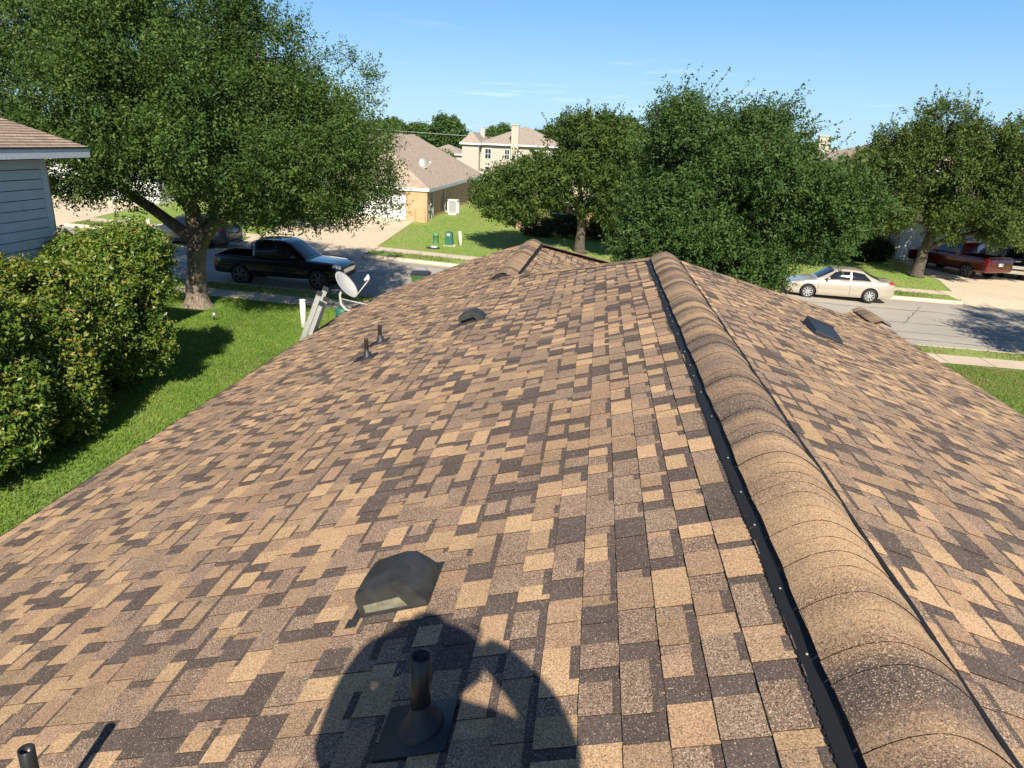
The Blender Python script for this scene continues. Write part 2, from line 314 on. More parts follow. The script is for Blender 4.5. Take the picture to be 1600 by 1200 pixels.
# control joints of the pavement
jm = MB()
x = -60
while x < 40:
    for f0, d0, d1 in ((fk, 1.62, 2.78), (nk, -2.38, -1.27)): jm.face([(x, f0(x)+d0, g(x)+.010), (x+.02, f0(x)+d0, g(x)+.010), (x+.02, f0(x)+d1, g(x)+.010), (x, f0(x)+d1, g(x)+.010)])
    x += 1.5
tag(jm.build('pavement_joint', M['tar']), kind='structure')
mb = MB()
for i in range(-9, 9): mb.face([(i*10, -60, g(i*10)), ((i+1)*10, -60, g((i+1)*10)), ((i+1)*10, nk((i+1)*10)-2.4, g((i+1)*10)), (i*10, nk(i*10)-2.4, g(i*10))])
tag(mb.build('lawn', M['grass']), kind='structure')
mb = MB(); ribbon(mb, off(fk, 2.8), const(95), -88, 88, 0, 0); tag(mb.build('far_lawn', M['lawnfar']), kind='structure')
def drive(mb, x0, x1, f, sgn, poly):
    # apron down to the road, then the slab
    n = 6
    for i in range(n):
        a = x0+(x1-x0)*i/n; b = x0+(x1-x0)*(i+1)/n
        e = [(-.45, RZ+.014), (0, RZ+.05), (1.62, .014), (2.85, .018)]
        for (d0, z0), (d1, z1) in zip(e, e[1:]):
            mb.face([(a, f(a)+sgn*d0, g(a)+z0), (b, f(b)+sgn*d0, g(b)+z0), (b, f(b)+sgn*d1, g(b)+z1), (a, f(a)+sgn*d1, g(a)+z1)])
    mb.face([(x, y, g(x)+.020) for x, y in poly])
mb = MB()
drive(mb, -18.2, -11.4, fk, 1, [(-18.2, fk(-18.2)+2.8), (-11.5, fk(-11.5)+2.8), (-12.6, 50.3), (-20.4, 50.3)])
drive(mb, -34.0, -28.2, fk, 1, [(-34, fk(-34)+2.8), (-28.5, fk(-28.5)+2.8), (-30.2, 47.6), (-38, 47.6)])
drive(mb, 18.2, 27.0, fk, 1, [(18.9, fk(19)+2.8), (27, fk(27)+2.8), (27, 52), (20.6, 52), (19.9, 44)])
drive(mb, 16.2, 22, nk, -1, [(16.2, nk(16)-2.4), (22, nk(22)-2.4), (22, 12), (16.9, 12)])
tag(mb.build('driveway', M['drive']), kind='structure')
# tar filled cracks in the road
random.seed(5); mb = MB()
def crack(x0, y0, x1, y1, w=.035, n=26, amp=.10):
    w *= .6; n = int(n*1.5)
    pts = []; dy = 0
    for i in range(n+1):
        t = i/n; dy = dy*.75+random.uniform(-amp, amp); pts.append((x0+(x1-x0)*t, y0+(y1-y0)*t+dy))
    for (a, b), (c, d) in zip(pts, pts[1:]):
        w_ = w*random.uniform(.4, 1.3); L_ = math.hypot(c-a, d-b); nx, ny = -(d-b)/L_*w_, (c-a)/L_*w_
        mb.face([(a-nx, b-ny, g(a)+RZ+.005), (c-nx, d-ny, g(c)+RZ+.005), (c+nx, d+ny, g(c)+RZ+.005), (a+nx, b+ny, g(a)+RZ+.005)])
crack(4, 33.9, 30, 34.6, .05, 60, .06); crack(-30, 34.6, -6, 34.0, .035, 50, .05); crack(2, 31.2, 30, 31.6, .05, 60, .08); crack(8, 29.3, 30, 30.3, .04); crack(9, 28.3, 26, 27.9, .05, 50, .05); crack(-14, 31.5, 2, 30.6, .03); crack(-26, 30.4, -15, 29.6, .03)
crack(13, 31, 15.5, 35.5, .025); crack(-5, 28, -8, 34, .025); crack(20, 28.5, 22, 35, .025)
tag(mb.build('road_crack', M['tar']), kind='structure')

# ------------------------------------------------------------------ leaves
def leaf_object(name, P, A, B, C, mat_, parent=None, off=(0, 0, 0), six=False):
    n = len(P); P = P-np.array(off)
    V = np.empty((n, 4, 3), np.float32); V[:, 0] = P-A; V[:, 1] = P-B*.9; V[:, 2] = P+A; V[:, 3] = P+B*.9
    me = bpy.data.meshes.new(name); me.vertices.add(4*n); me.vertices.foreach_set('co', V.ravel())
    me.loops.add(4*n); me.loops.foreach_set('vertex_index', np.arange(4*n, dtype=np.int32))
    me.polygons.add(n); me.polygons.foreach_set('loop_start', np.arange(0, 4*n, 4, dtype=np.int32)); me.polygons.foreach_set('loop_total', np.full(n, 4, np.int32))
    me.materials.append(mat_)
    a = me.attributes.new('col', 'FLOAT_COLOR', 'FACE'); cc = np.ones((n, 4), np.float32); cc[:, :3] = C; a.data.foreach_set('color', cc.ravel())
    me.update(calc_edges=True); o = bpy.data.objects.new(name, me); COL.objects.link(o)
    if parent: o.parent = parent
    return o
def unit(v): return v/np.maximum(np.linalg.norm(v, axis=-1, keepdims=True), 1e-6)
PAL_OAK = np.array([(.027, .054, .013), (.050, .090, .018), (.084, .134, .025), (.135, .180, .038)])
PAL_DK = np.array([(.028, .060, .015), (.046, .092, .021), (.074, .130, .030), (.115, .175, .05)])
PAL_SHRUB = np.array([(.038, .088, .012), (.068, .135, .018), (.125, .195, .026), (.21, .26, .038), (.29, .22, .06)])
def lobes_of(env, nsub, frac, rng):
    out = []
    for e in env:
        c = np.array(e[:3]); r = np.array(e[3:6]); out.append(np.concatenate([c, r*.72]))
        for k in range(nsub):
            d = unit(rng.normal(size=3)); 
            if d[2] < -.55: d[2] = -.3; d = unit(d)
            s = rng.uniform(.75, 1.25)*frac; rr = r*s; rr[2] = max(rr[2], rr[0]*.55)
            out.append(np.concatenate([c+d*r*(1-s*.75), rr]))
    return np.array(out)
def crown(name, env, nsub, frac, nspr, per, leaf, pal, seed, mat_, parent, off, slen=(.35, .95), up=.35, spread=.085, wisps=0, droop=.15, gap=.08, inner=.22, wispdir=(.2, 0, 1), gs=2.2):
    rng = np.random.default_rng(seed); lob = lobes_of(env, nsub, frac, rng)
    area = (lob[:, 3]*lob[:, 4]+lob[:, 3]*lob[:, 5]+lob[:, 4]*lob[:, 5]); pr = area/area.sum()
    n = int(nspr*2.6); li = rng.choice(len(lob), n, p=pr); d = unit(rng.normal(size=(n, 3)))
    rad = np.where(rng.random(n) < inner, rng.uniform(.35, .9, n), 1-np.abs(rng.normal(size=n))*.10)
    O = lob[li, :3]+d*lob[li, 3:6]*rad[:, None]
    keep = np.ones(n, bool)
    for L_ in lob:
        q = np.linalg.norm((O-L_[:3])/L_[3:6], axis=1); keep &= ~((q < .62) & (rng.random(n) < .8))
    # clumpy gaps
    ph = rng.uniform(0, 6, 6)
    f = (np.sin(O[:, 0]*gs+ph[0]+1.3*np.sin(O[:, 1]*gs*.7+ph[3]))+np.sin(O[:, 1]*gs*.9+ph[1]+1.2*np.sin(O[:, 2]*gs+ph[5]))+np.sin(O[:, 2]*gs*1.5+ph[2]+1.1*np.sin(O[:, 0]*gs*.6+ph[4])))/3
    keep &= (f > -gap) | (rng.random(n) < .12)
    O = O[keep][:nspr]; d = d[keep][:nspr]; li = li[keep][:nspr]; n = len(O)
    sd = unit(d*lob[li, 3:6]**-1+0)*1.0; sd = unit(sd+np.array([0, 0, up])+rng.normal(size=(n, 3))*.45-np.array([0, 0, droop])*(d[:, 2:3] < 0))
    ln = rng.uniform(slen[0], slen[1], n); sel = None; spr = np.full(n, spread)
    if wisps:
        topm = np.argsort(-(O[:, 2]+rng.normal(size=n)*.9))[:wisps*6]; sel = rng.choice(topm, wisps, replace=False)
        ln[sel] *= rng.uniform(1.2, 2.1, wisps); sd[sel] = unit(sd[sel]*.5+np.array(wispdir)+rng.normal(size=(wisps, 3))*.25); spr[sel] *= .6
    N_ = n*per; idx = np.repeat(np.arange(n), per); s = rng.random(N_)
    J = rng.normal(size=(N_, 3))
    P = O[idx]+sd[idx]*(ln[idx]*s)[:, None]+J*(spr[idx]*(1.25-.7*s))[:, None]
    nor = unit(rng.normal(size=(N_, 3))*.8+np.array([0, 0, .55])+d[idx]*.55)
    a = rng.normal(size=(N_, 3))+sd[idx]*.6; a = unit(a-nor*(a*nor).sum(1, keepdims=True)); b = np.cross(nor, a)
    sz = leaf*rng.uniform(.6, 1.35, N_)[:, None]
    cr_ = np.clip(rng.normal(.40, .2, n)[idx]+rng.normal(0, .13, N_)+.14*s, 0, .999)*(len(pal)-1)
    k = cr_.astype(int); fr = (cr_-k)[:, None]; C = pal[k]*(1-fr)+pal[np.minimum(k+1, len(pal)-1)]*fr
    AA, BB = a*sz*.5, b*sz*.27
    if sel is not None:   # the twigs that carry the outermost sprigs
        tp = O[sel]+sd[sel]*(ln[sel]*.45)[:, None]; ta = sd[sel]*(ln[sel]*.55)[:, None]; tb = unit(np.cross(ta, rng.normal(size=(len(sel), 3))))*.012
        P = np.concatenate([P, tp]); AA = np.concatenate([AA, ta]); BB = np.concatenate([BB, tb]); C = np.concatenate([C, np.tile([[.10, .08, .06]], (len(sel), 1))])
    return leaf_object(name, P, AA, BB, C, mat_, parent, off)
def trunk(name, base, limbs, mat_, parent, off, n=12):
    mb = MB(off)
    for pts, rad in limbs:
        # jitter inner points and densify
        P = []; Rr = []
        for i in range(len(pts)-1):
            a, b = Vector(pts[i]), Vector(pts[i+1]); m_ = max(2, int((b-a).length/.35))
            for k in range(m_):
                t = k/m_; j = rad[i]*.10
                P.append(a.lerp(b, t)+Vector((random.uniform(-j, j), random.uniform(-j, j), 0))); Rr.append((rad[i]*(1-t)+rad[i+1]*t)*random.uniform(.96, 1.05))
        P.append(Vector(pts[-1])); Rr.append(rad[-1]); mb.tube(P, Rr, n)
    return mb.build(name, mat_, parent, True)
def auto_limbs(base, h, r, env, rng, nl=7):
    b = Vector(base); top = b+Vector((rng.uniform(-.2, .2), rng.uniform(-.2, .2), h)); lim = [([b+Vector((0, 0, -.1)), b+Vector((0, 0, .25)), b.lerp(top, .5), top], [r*1.55, r*1.12, r*.95, r*.85])]
    for k in range(nl):
        e = env[k % len(env)]; c = Vector(e[:3]); a = 2*math.pi*(k/nl)+rng.uniform(-.3, .3)
        q = c+Vector((math.cos(a)*e[3]*.6, math.sin(a)*e[4]*.6, rng.uniform(-.1, .55)*e[5])); mid = top.lerp(q, .45)+Vector((0, 0, rng.uniform(.0, .5)))
        lim.append(([top-Vector((0, 0, .15)), mid, q], [r*.55, r*.33, r*.1]))
        for s in range(3):
            q2 = mid+Vector((rng.uniform(-1, 1)*e[3]*.4, rng.uniform(-1, 1)*e[4]*.4, rng.uniform(.2, .8)*e[5])); lim.append(([mid, mid.lerp(q2, .5)+Vector((0, 0, .15)), q2], [r*.25, r*.15, r*.05]))
    return lim
def tree(name, label, base, h, r, env, nsub, frac, nspr, per, leaf, pal, seed, lm='leaf', bark='barkd', group=None, limbs=None, nl=7, **kw):
    b = (base[0], base[1], g(base[0])); t = thing(name, label, 'tree', b, 0, group); random.seed(seed)
    trunk('trunk', b, limbs or auto_limbs(b, h, r, env, random, nl), M[bark], t, b)
    crown('crown', env, nsub, frac, nspr, per, leaf, pal, seed, M[lm], t, b, **kw); return t
OAKG = 'street trees in the front yards'
# big oak on the left lawn
bx, by, bz = -12.9, 22.3, g(-12.9)
random.seed(3)
f0 = Vector((bx+.25, by, bz+2.05))
limbs = [([(bx, by, bz-.1), (bx, by, bz+.12), (bx, by, bz+.5), (bx+.05, by, bz+1.3), (bx+.22, by, bz+2.2)], [.52, .42, .325, .29, .33]),
    ([f0, (bx-.8, by-.2, bz+2.9), (bx-1.9, by-.4, bz+3.7), (bx-3.6, by-.6, bz+4.5), (bx-5.4, by-.4, bz+5.2)], [.22, .17, .14, .10, .05]),
    ([f0, (bx+.1, by, bz+3.1), (bx-.4, by+.1, bz+4.2), (bx-.6, by, bz+6.0), (bx-.4, by, bz+8.6)], [.26, .23, .20, .14, .05]),
    ([f0, (bx+.9, by-.1, bz+2.8), (bx+2.0, by-.2, bz+3.4), (bx+3.6, by, bz+4.6), (bx+5.2, by, bz+5.6)], [.22, .18, .14, .10, .05]),
    ([f0, (bx+.6, by+.5, bz+3.2), (bx+1.1, by+1.5, bz+5.0), (bx+1.6, by+2.2, bz+7.2)], [.2, .16, .11, .05]),
    ([(bx+.1, by, bz+3.1), (bx+.9, by-1.2, bz+4.2), (bx+1.4, by-2.4, bz+5.6)], [.14, .10, .05]),
    ([(bx+2.0, by-.2, bz+3.4), (bx+2.6, by-1.2, bz+3.9), (bx+3.8, by-2.2, bz+4.2)], [.10, .07, .04]),
    ([(bx-1.9, by-.4, bz+3.7), (bx-2.3, by-1.5, bz+4.8), (bx-2.5, by-2.4, bz+6.2)], [.10, .08, .04])]
for k in range(16):
    a = random.uniform(0, 6.28); q = Vector((bx+math.cos(a)*random.uniform(2, 5.5), by+math.sin(a)*random.uniform(1.5, 4), bz+random.uniform(4.5, 8.5))); s0 = Vector((bx+random.uniform(-.6, .6), by, bz+random.uniform(3.2, 5)))
    limbs.append(([s0, s0.lerp(q, .5)+Vector((0, 0, .3)), q], [.09, .06, .025]))
env1 = [(-12.6, 22.3, 6.6, 4.3, 3.8, 3.2), (-8.8, 22.2, 4.9, 3.0, 3.2, 2.0), (-10.3, 22.2, 7.2, 2.2, 2.4, 1.9), (-16.6, 22.4, 6.5, 3.4, 3.4, 2.2), (-12.6, 21.0, 8.4, 3.6, 2.8, 2.2), (-9.0, 21.0, 4.3, 2.1, 2.0, .95), (-15.6, 20.8, 4.85, 2.3, 2.0, 1.05), (-11.9, 19.9, 5.4, 2.6, 1.8, 1.4), (-18.8, 22, 7.2, 2.6, 2.6, 2.2), (-16, 22.5, 8.8, 3.0, 2.6, 1.6),
    (-10.2, 18.7, 5.4, 2.7, 2.1, 1.35), (-13.6, 18.6, 5.6, 2.8, 2.1, 1.6), (-11.9, 18.6, 7.3, 2.8, 2.2, 1.5), (-12.2, 26.0, 6.4, 4.6, 3.0, 2.8), (-9.8, 25.4, 5.0, 2.6, 2.4, 1.7)]
tree('oak_tree', 'large spreading oak with a pale bark trunk on the left front lawn', (bx, by), 2, .3, env1, 11, .33, 16500, 32, .088, PAL_OAK*np.array([.95, 1, 1]), 11, bark='bark', group=OAKG, limbs=limbs, wisps=300, spread=.085, gs=2.6, gap=.02)
# dense oak in the middle right front yard
env3 = [(4.3, 23.8, 4.9, 2.9, 3.0, 2.0), (2.5, 23.2, 4.1, 2.0, 2.3, 1.8), (6.7, 23.8, 4.3, 1.6, 2.2, 1.3), (3.3, 23.4, 2.7, 2.3, 2.4, 1.0), (2.7, 23.6, 6.4, 1.2, 1.7, 1.2), (4.6, 23.9, 6.1, 1.5, 1.6, .8)]
tree('oak_tree', 'dense dark green oak with feathery top hanging low behind the roof ridge', (5.0, 24.2), 1.7, .26, env3, 11, .33, 9000, 38, .092, PAL_DK, 23, group=OAKG, wisps=380, wispdir=(.7, 0, .6), spread=.08)
env2 = [(-.4, 42.4, 5.0, 2.5, 3.0, 2.0), (-4.4, 41.2, 3.5, 2.5, 2.8, 1.2), (-5.0, 40.6, 2.9, 1.9, 2.0, .8), (-.9, 42.4, 6.5, 1.8, 2, 1.1), (1.9, 42.4, 4.3, 2.7, 2.6, 2.1), (1.4, 41.6, 2.9, 2.0, 1.8, .9), (-3.4, 42.4, 4.3, 1.6, 2, 1.0)]
tree('oak_tree', 'medium oak with straight dark trunk standing across the street by a clipped hedge', (-.8, 42.4), 2.3, .27, env2, 9, .35, 5800, 26, .16, PAL_OAK, 37, group=OAKG, wisps=120, spread=.12)
env4 = [(18.4, 44.6, 5.6, 3.2, 3.0, 2.6), (15.8, 44.6, 4.3, 2.2, 2.6, 1.7), (20.4, 44.4, 4.4, 2.0, 2.4, 1.9), (18.6, 44.6, 7.6, 2.2, 2.2, 1.4), (20.4, 42.8, 2.7, 2.0, 1.8, .9), (15.8, 43.6, 3.2, 2.1, 2.0, 1.2), (22.2, 43.2, 2.8, 2.0, 2.0, 1.1), (23.0, 44.4, 5.0, 2.0, 2.2, 1.8), (13.8, 43.4, 3.2, 1.5, 1.6, 1.2), (14.6, 44.6, 4.6, 1.8, 2.0, 1.5), (16.2, 44.6, 6.0, 1.7, 2.0, 1.4), (21.4, 44.8, 6.6, 1.8, 2.0, 1.5), (15.0, 44.2, 4.0, 1.4, 1.6, 1.1)]
limbs4 = [([(18.9, 44.7, -.6), (18.9, 44.7, -.3), (19.0, 44.7, .9), (19.2, 44.7, 2.0)], [.48, .34, .28, .27]), ([(19.05, 44.7, 1.1), (20.4, 44.5, 1.9), (21.8, 44.2, 2.3), (22.6, 44, 3.2)], [.18, .15, .11, .05]), ([(19.2, 44.7, 2), (18.4, 44.7, 3.6), (17.6, 44.7, 6.2)], [.22, .15, .05]), ([(19.2, 44.7, 2), (19.8, 44.7, 4), (20.2, 44.7, 7.0)], [.2, .14, .05]), ([(18.6, 44.6, 3.2), (16.6, 44.4, 4.2), (15.4, 44.4, 5)], [.12, .08, .04])]
tree('oak_tree', 'thin crowned oak leaning over the maroon pickup with a forked trunk', (18.9, 44.7), 2, .28, env4, 8, .36, 6600, 24, .16, PAL_OAK*np.array([1.08, 1.0, 1.1]), 41, group=OAKG, limbs=limbs4, wisps=200, spread=.13, gap=.12, inner=.15, wispdir=(-.1, 0, 1))
env5 = [(25.4, 46.0, 5.8, 2.8, 3.0, 3.4), (24.8, 44.6, 3.1, 2.2, 2.2, 1.5), (27.0, 44.6, 3.8, 2.2, 2.2, 1.8), (28, 46.4, 5.6, 2.8, 3, 3.0)]
tree('oak_tree', 'oak cut by the right edge of the picture above the dark blue pickup', (26.4, 47.6), 2.2, .25, env5, 8, .36, 3800, 24, .16, PAL_OAK*np.array([1.05, 1, 1.2]), 43, group=OAKG, wisps=100, spread=.13)
# tree off to the right whose shadow lies on the street
env6 = [(20.6, 23.5, 5.6, 4.0, 3.4, 2.8), (18.8, 22.8, 4.6, 2.4, 2.4, 1.7), (24.5, 23.5, 5.2, 3.2, 3, 2.4)]
tree('oak_tree', 'oak standing beyond the right edge that shades the street and driveway', (21.4, 22.6), 2.2, .26, env6, 7, .36, 3400, 24, .13, PAL_OAK, 47, group=OAKG, wisps=80)
# shady trees beyond the street on the left
env7 = [(-20.6, 41.6, 4.2, 3.2, 2.8, 2.4), (-18.4, 41.8, 3.0, 2.2, 2.2, 1.5), (-22.6, 42, 3.6, 2.0, 2.2, 1.9)]
tree('oak_tree', 'shaded oak across the street behind the gunmetal sedan', (-20.2, 42.4), 1.8, .22, env7, 7, .36, 2600, 24, .16, PAL_DK, 53, group=OAKG)
env8 = [(-44, 46, 4.6, 3.6, 3.2, 3.0), (-41.6, 46.2, 3.2, 2.2, 2.4, 1.7)]
tree('oak_tree', 'light green tree glimpsed beyond the corner of the pale sided house', (-43.5, 46.5), 1.9, .22, env8, 7, .36, 2200, 20, .18, PAL_OAK*1.2, 59, group=OAKG)

# distant trees on the horizon
FT = [(-51, 168, 8.4, 6.5, 'hazy green tree farthest left on the horizon under the big oak'), (-44, 160, 8.7, 6, 'second far tree from the left on the horizon'), (-37, 158, 8.4, 5.5, 'far tree just left of the tall round crown'),
      (-30.6, 150, 9.9, 5.2, 'tall round dark tree standing on the horizon left of the cream house'), (-58, 165, 9.2, 7, 'far tree hidden mostly behind the big oak crown'), (-24.5, 190, 9.2, 5.5, 'small pale far tree right of the tall round crown'), (-14.5, 185, 9.4, 5.0, 'small far tree above the grey roof'),
      (-66, 150, 9.5, 7, 'far tree behind the left house'), (-22, 96, 3.9, 3.4, 'bushy dark tree below the small grey roof'), (5, 150, 10.5, 7, 'far tree behind the middle oak'), (28, 160, 9, 6, 'far tree between the middle right oak and the two storey roof'), (41, 150, 8.4, 6, 'far green tree above the two storey roof on the right'), (35, 170, 8.6, 7, 'bright green far tree beside the cream chimney'), (58, 140, 8.8, 7, 'far tree above the right hand roofs'), (75, 150, 9.5, 8, 'far tree at the right edge of the horizon'), (-2, 170, 8, 7, 'low far tree right of the cream house'), (16, 175, 8.6, 8, 'low far tree behind the dense oak'), (-80, 170, 9, 8, 'far tree beyond the left edge')]
for i, (x, y, zt, rr, lb) in enumerate(FT):
    gz = g(x); hgt = zt-gz
    tree('broadleaf_tree', lb, (x, y), hgt*.35, .3, [(x, y, gz+hgt*.58, rr*.85, rr*.85, hgt*.42)], 9, .42, 1300, 14, .55 if y > 100 else .35, PAL_DK*1.15 if i % 2 else PAL_OAK, 100+i, 'leaffar', group='distant trees along the horizon', nl=4, spread=.35, slen=(.3, 1.0))

# shrubs between the houses
def shrub(name, label, env, nsub, nspr, per, leaf, pal, seed, lm='leafshiny', cat='shrub', group=None, frac=.34, **kw):
    b = (env[0][0], env[0][1], g(env[0][0])); t = thing(name, label, cat, b, 0, group); mb = MB(b); random.seed(seed)
    for k in range(9):
        a = random.uniform(0, 6.28); q = (b[0]+math.cos(a)*env[0][3]*.6, b[1]+math.sin(a)*env[0][4]*.6, b[2]+env[0][5]*random.uniform(.9, 1.6)); mb.tube([(b[0]+random.uniform(-.2, .2), b[1]+random.uniform(-.2, .2), b[2]-.05), ((b[0]+q[0])/2, (b[1]+q[1])/2, b[2]+env[0][5]*.6), q], [.05, .035, .012], 6)
    mb.build('stem', M['barkd'], t, True)
    crown('foliage', env, nsub, frac, nspr, per, leaf, pal, seed, M[lm], t, b, **kw)
    return t
SG = 'tall glossy shrubs between the two houses'
kws = dict(slen=(.18, .42), spread=.05, up=.5, gap=.28, inner=.18, gs=4.5)
shrub('photinia_shrub', 'tall rounded glossy shrub farthest along the side lawn below the siding corner', [(-10.5, 14.6, 1.8, 1.15, 1.35, 1.8), (-10.45, 14.7, 3.0, 1.15, 1.25, 1.0), (-9.95, 14.0, 1.9, .85, .95, 1.3), (-11.2, 15.1, 2.5, 1.0, 1.0, 1.1)], 9, 8200, 17, .082, PAL_SHRUB, 61, group=SG, **kws)
shrub('photinia_shrub', 'middle glossy shrub with yellow and bronze leaf tips beside the siding wall', [(-10.4, 12.0, 1.7, 1.0, 1.3, 1.8), (-10.4, 11.9, 2.7, 1.05, 1.2, .95), (-10.0, 11.6, 1.5, .8, 1.1, 1.3)], 9, 8200, 17, .082, PAL_SHRUB*np.array([1.15, 1.05, 1]), 67, group=SG, **kws)
shrub('photinia_shrub', 'nearest glossy shrub cut by the left edge of the picture', [(-10.1, 9.3, 1.8, 1.1, 1.4, 1.9), (-10.0, 9.4, 3.0, 1.0, 1.2, 1.0), (-9.8, 9.8, 1.6, .8, 1.1, 1.3)], 9, 6500, 17, .082, PAL_SHRUB, 71, group=SG, **kws)
shrub('hedge', 'low dark clipped hedge under the oak across the street', [(-3.6, 48.2, .75, 1.3, .8, .85), (-1.6, 48.6, .8, 1.4, .8, .85), (.5, 49.2, .8, 1.3, .8, .85), (2.8, 49.4, .9, 1.4, .8, .95), (5.0, 49.4, .9, 1.3, .8, .95)], 6, 1800, 14, .14, PAL_DK*.7, 73, 'leaf', 'hedge', slen=(.15, .35), gap=.9)
shrub('hedge', 'dark rounded bushes beside the garage behind the leaning oak', [(16.6, 50.2, .3, 1.6, 1.0, 1.1), (18.3, 50.6, .3, 1.1, .8, 1.0)], 6, 1300, 14, .14, PAL_DK*.6, 79, 'leaf', 'hedge', slen=(.15, .35), gap=.9)
shrub('hedge', 'dark shrub bed by the white garage on the far left', [(-38.5, 48.2, 1.6, 1.3, .7, .7)], 6, 700, 14, .14, PAL_DK*.7, 83, 'leaf', 'hedge', slen=(.15, .35), gap=.9)

# ------------------------------------------------------------------ grass
def grass(name, label, n, region, hgt, wid, pal, seed, mat_='blade'):
    rng = np.random.default_rng(seed); P = region(rng, n); n = len(P)
    a = rng.normal(size=(n, 3))*np.array([.5, .5, 0])+np.array([0, 0, 1]); h = hgt*rng.uniform(.5, 1.3, n)[:, None]; a = unit(a)*h*.5
    b = unit(np.cross(a, rng.normal(size=(n, 3))))*wid*rng.uniform(.7, 1.3, n)[:, None]; P = P+a*.9
    cl = np.clip(.45+.3*np.sin(P[:, 0]*.9+1.7*np.sin(P[:, 1]*.55))*np.sin(P[:, 1]*.8)+.22*np.sin(P[:, 0]*3.1+2*np.sin(P[:, 1]*2.3))*np.sin(P[:, 1]*3.7+P[:, 0])+rng.normal(0, .24, n), 0, .999)*(len(pal)-1)
    k = cl.astype(int); f = (cl-k)[:, None]; C = pal[k]*(1-f)+pal[np.minimum(k+1, len(pal)-1)]*f
    return tag(leaf_object(name, P, a, b, C, M[mat_]), label, 'grass', kind='stuff')
def reg_near(rng, n):
    x = rng.uniform(-19, -4.6, n); y = rng.uniform(5, 24.2, n); k = ~((x < -11.6) & (y < 14.6)); k &= np.hypot(x-bx, y-by) > .55+.35*rng.random(n)
    k &= y < np.vectorize(nk)(x)-2.45
    x, y = x[k], y[k]; return np.stack([x, y, -.028*x], 1)
PG = np.array([(.10, .19, .022), (.16, .265, .032), (.235, .34, .045), (.33, .34, .10)])
grass('lawn_grass', 'short bright green grass of the side and front lawn on the left', 190000, reg_near, .075, .011, PG, 5)
def reg_far(rng, n):
    x = rng.uniform(-32, 30, n); y = rng.uniform(35, 62, n)
    k = y > np.vectorize(fk)(x)+2.85
    for (x0, x1, sl0, sl1) in ((-18.2, -11.5, -2.2/14, -1.1/12), (-34, -28.4, -4/9, -1.8/9), (18.3, 27.2, .12, 0)):
        k &= ~((x > x0+sl0*(y-38.5)*.9) & (x < x1+.1+sl1*(y-38)) & (y < 52))
    k &= ~((x < -11.2) & (x > -30) & (y > 48.9)); k &= ~((x > -6) & (y > 50)); k &= ~(x < -28)
    x, y = x[k], y[k]; return np.stack([x, y, -.028*x], 1)
grass('far_lawn_grass', 'sunlit mown grass across the street', 110000, reg_far, .07, .02, np.array([(.16, .27, .035), (.23, .35, .05), (.31, .41, .07), (.38, .36, .12)]), 6)
def reg_verge(rng, n):
    x = rng.uniform(-28, 26, n); side = rng.random(n) < .55
    y = np.where(side, np.vectorize(fk)(x)+rng.uniform(.22, 1.58, n), np.vectorize(nk)(x)-rng.uniform(.22, 1.23, n)); k = np.ones(n, bool)
    for a, b in FG: k &= ~(side & (x > a) & (x < b))
    for a, b in NG: k &= ~(~side & (x > a) & (x < b))
    k &= rng.random(n) < .55+.45*np.sin(x*1.3)
    x, y = x[k], y[k]; return np.stack([x, y, -.028*x], 1)
grass('verge_grass', 'patchy grass of the strips between kerb and pavement', 26000, reg_verge, .11, .016, np.array([(.10, .17, .025), (.16, .23, .04), (.24, .24, .08), (.30, .26, .12)]), 7)
def reg_r(rng, n):
    x = rng.uniform(5.6, 17, n); y = rng.uniform(9, 24.3, n); return np.stack([x, y, -.028*x], 1)
grass('side_grass', 'green and brown grass of the lawn right of the roof', 90000, reg_r, .07, .012, np.array([(.10, .17, .02), (.16, .23, .035), (.26, .24, .07), (.30, .22, .11)]), 8)

# ------------------------------------------------------------------ the roof we stand on
ZR, XR, T = 4.61, .98, .345
HL = (0, 8, 0)
house = thing('house', 'house under the large brown shingled roof filling the foreground', 'house', HL)
LIGHT, MID, MOT, DARK = (.49, .318, .176, .06), (.375, .243, .146, .12), (.272, .184, .125, .30), (.120, .090, .074, .05)
def clip_rect(poly, a0, a1, b0, b1):
    def cut(P, ax, v, keep):
        o = []
        for i in range(len(P)):
            p, q = P[i], P[(i+1) % len(P)]; ip = keep*(p[ax]-v) >= 0; iq = keep*(q[ax]-v) >= 0
            if ip: o.append(p)
            if ip != iq:
                t = (v-p[ax])/(q[ax]-p[ax]); o.append((p[0]+(q[0]-p[0])*t, p[1]+(q[1]-p[1])*t))
        return o
    for ax, v, k in ((0, a0, 1), (0, a1, -1), (1, b0, 1), (1, b1, -1)):
        poly = cut(poly, ax, v, k)
        if len(poly) < 3: return []
    return poly
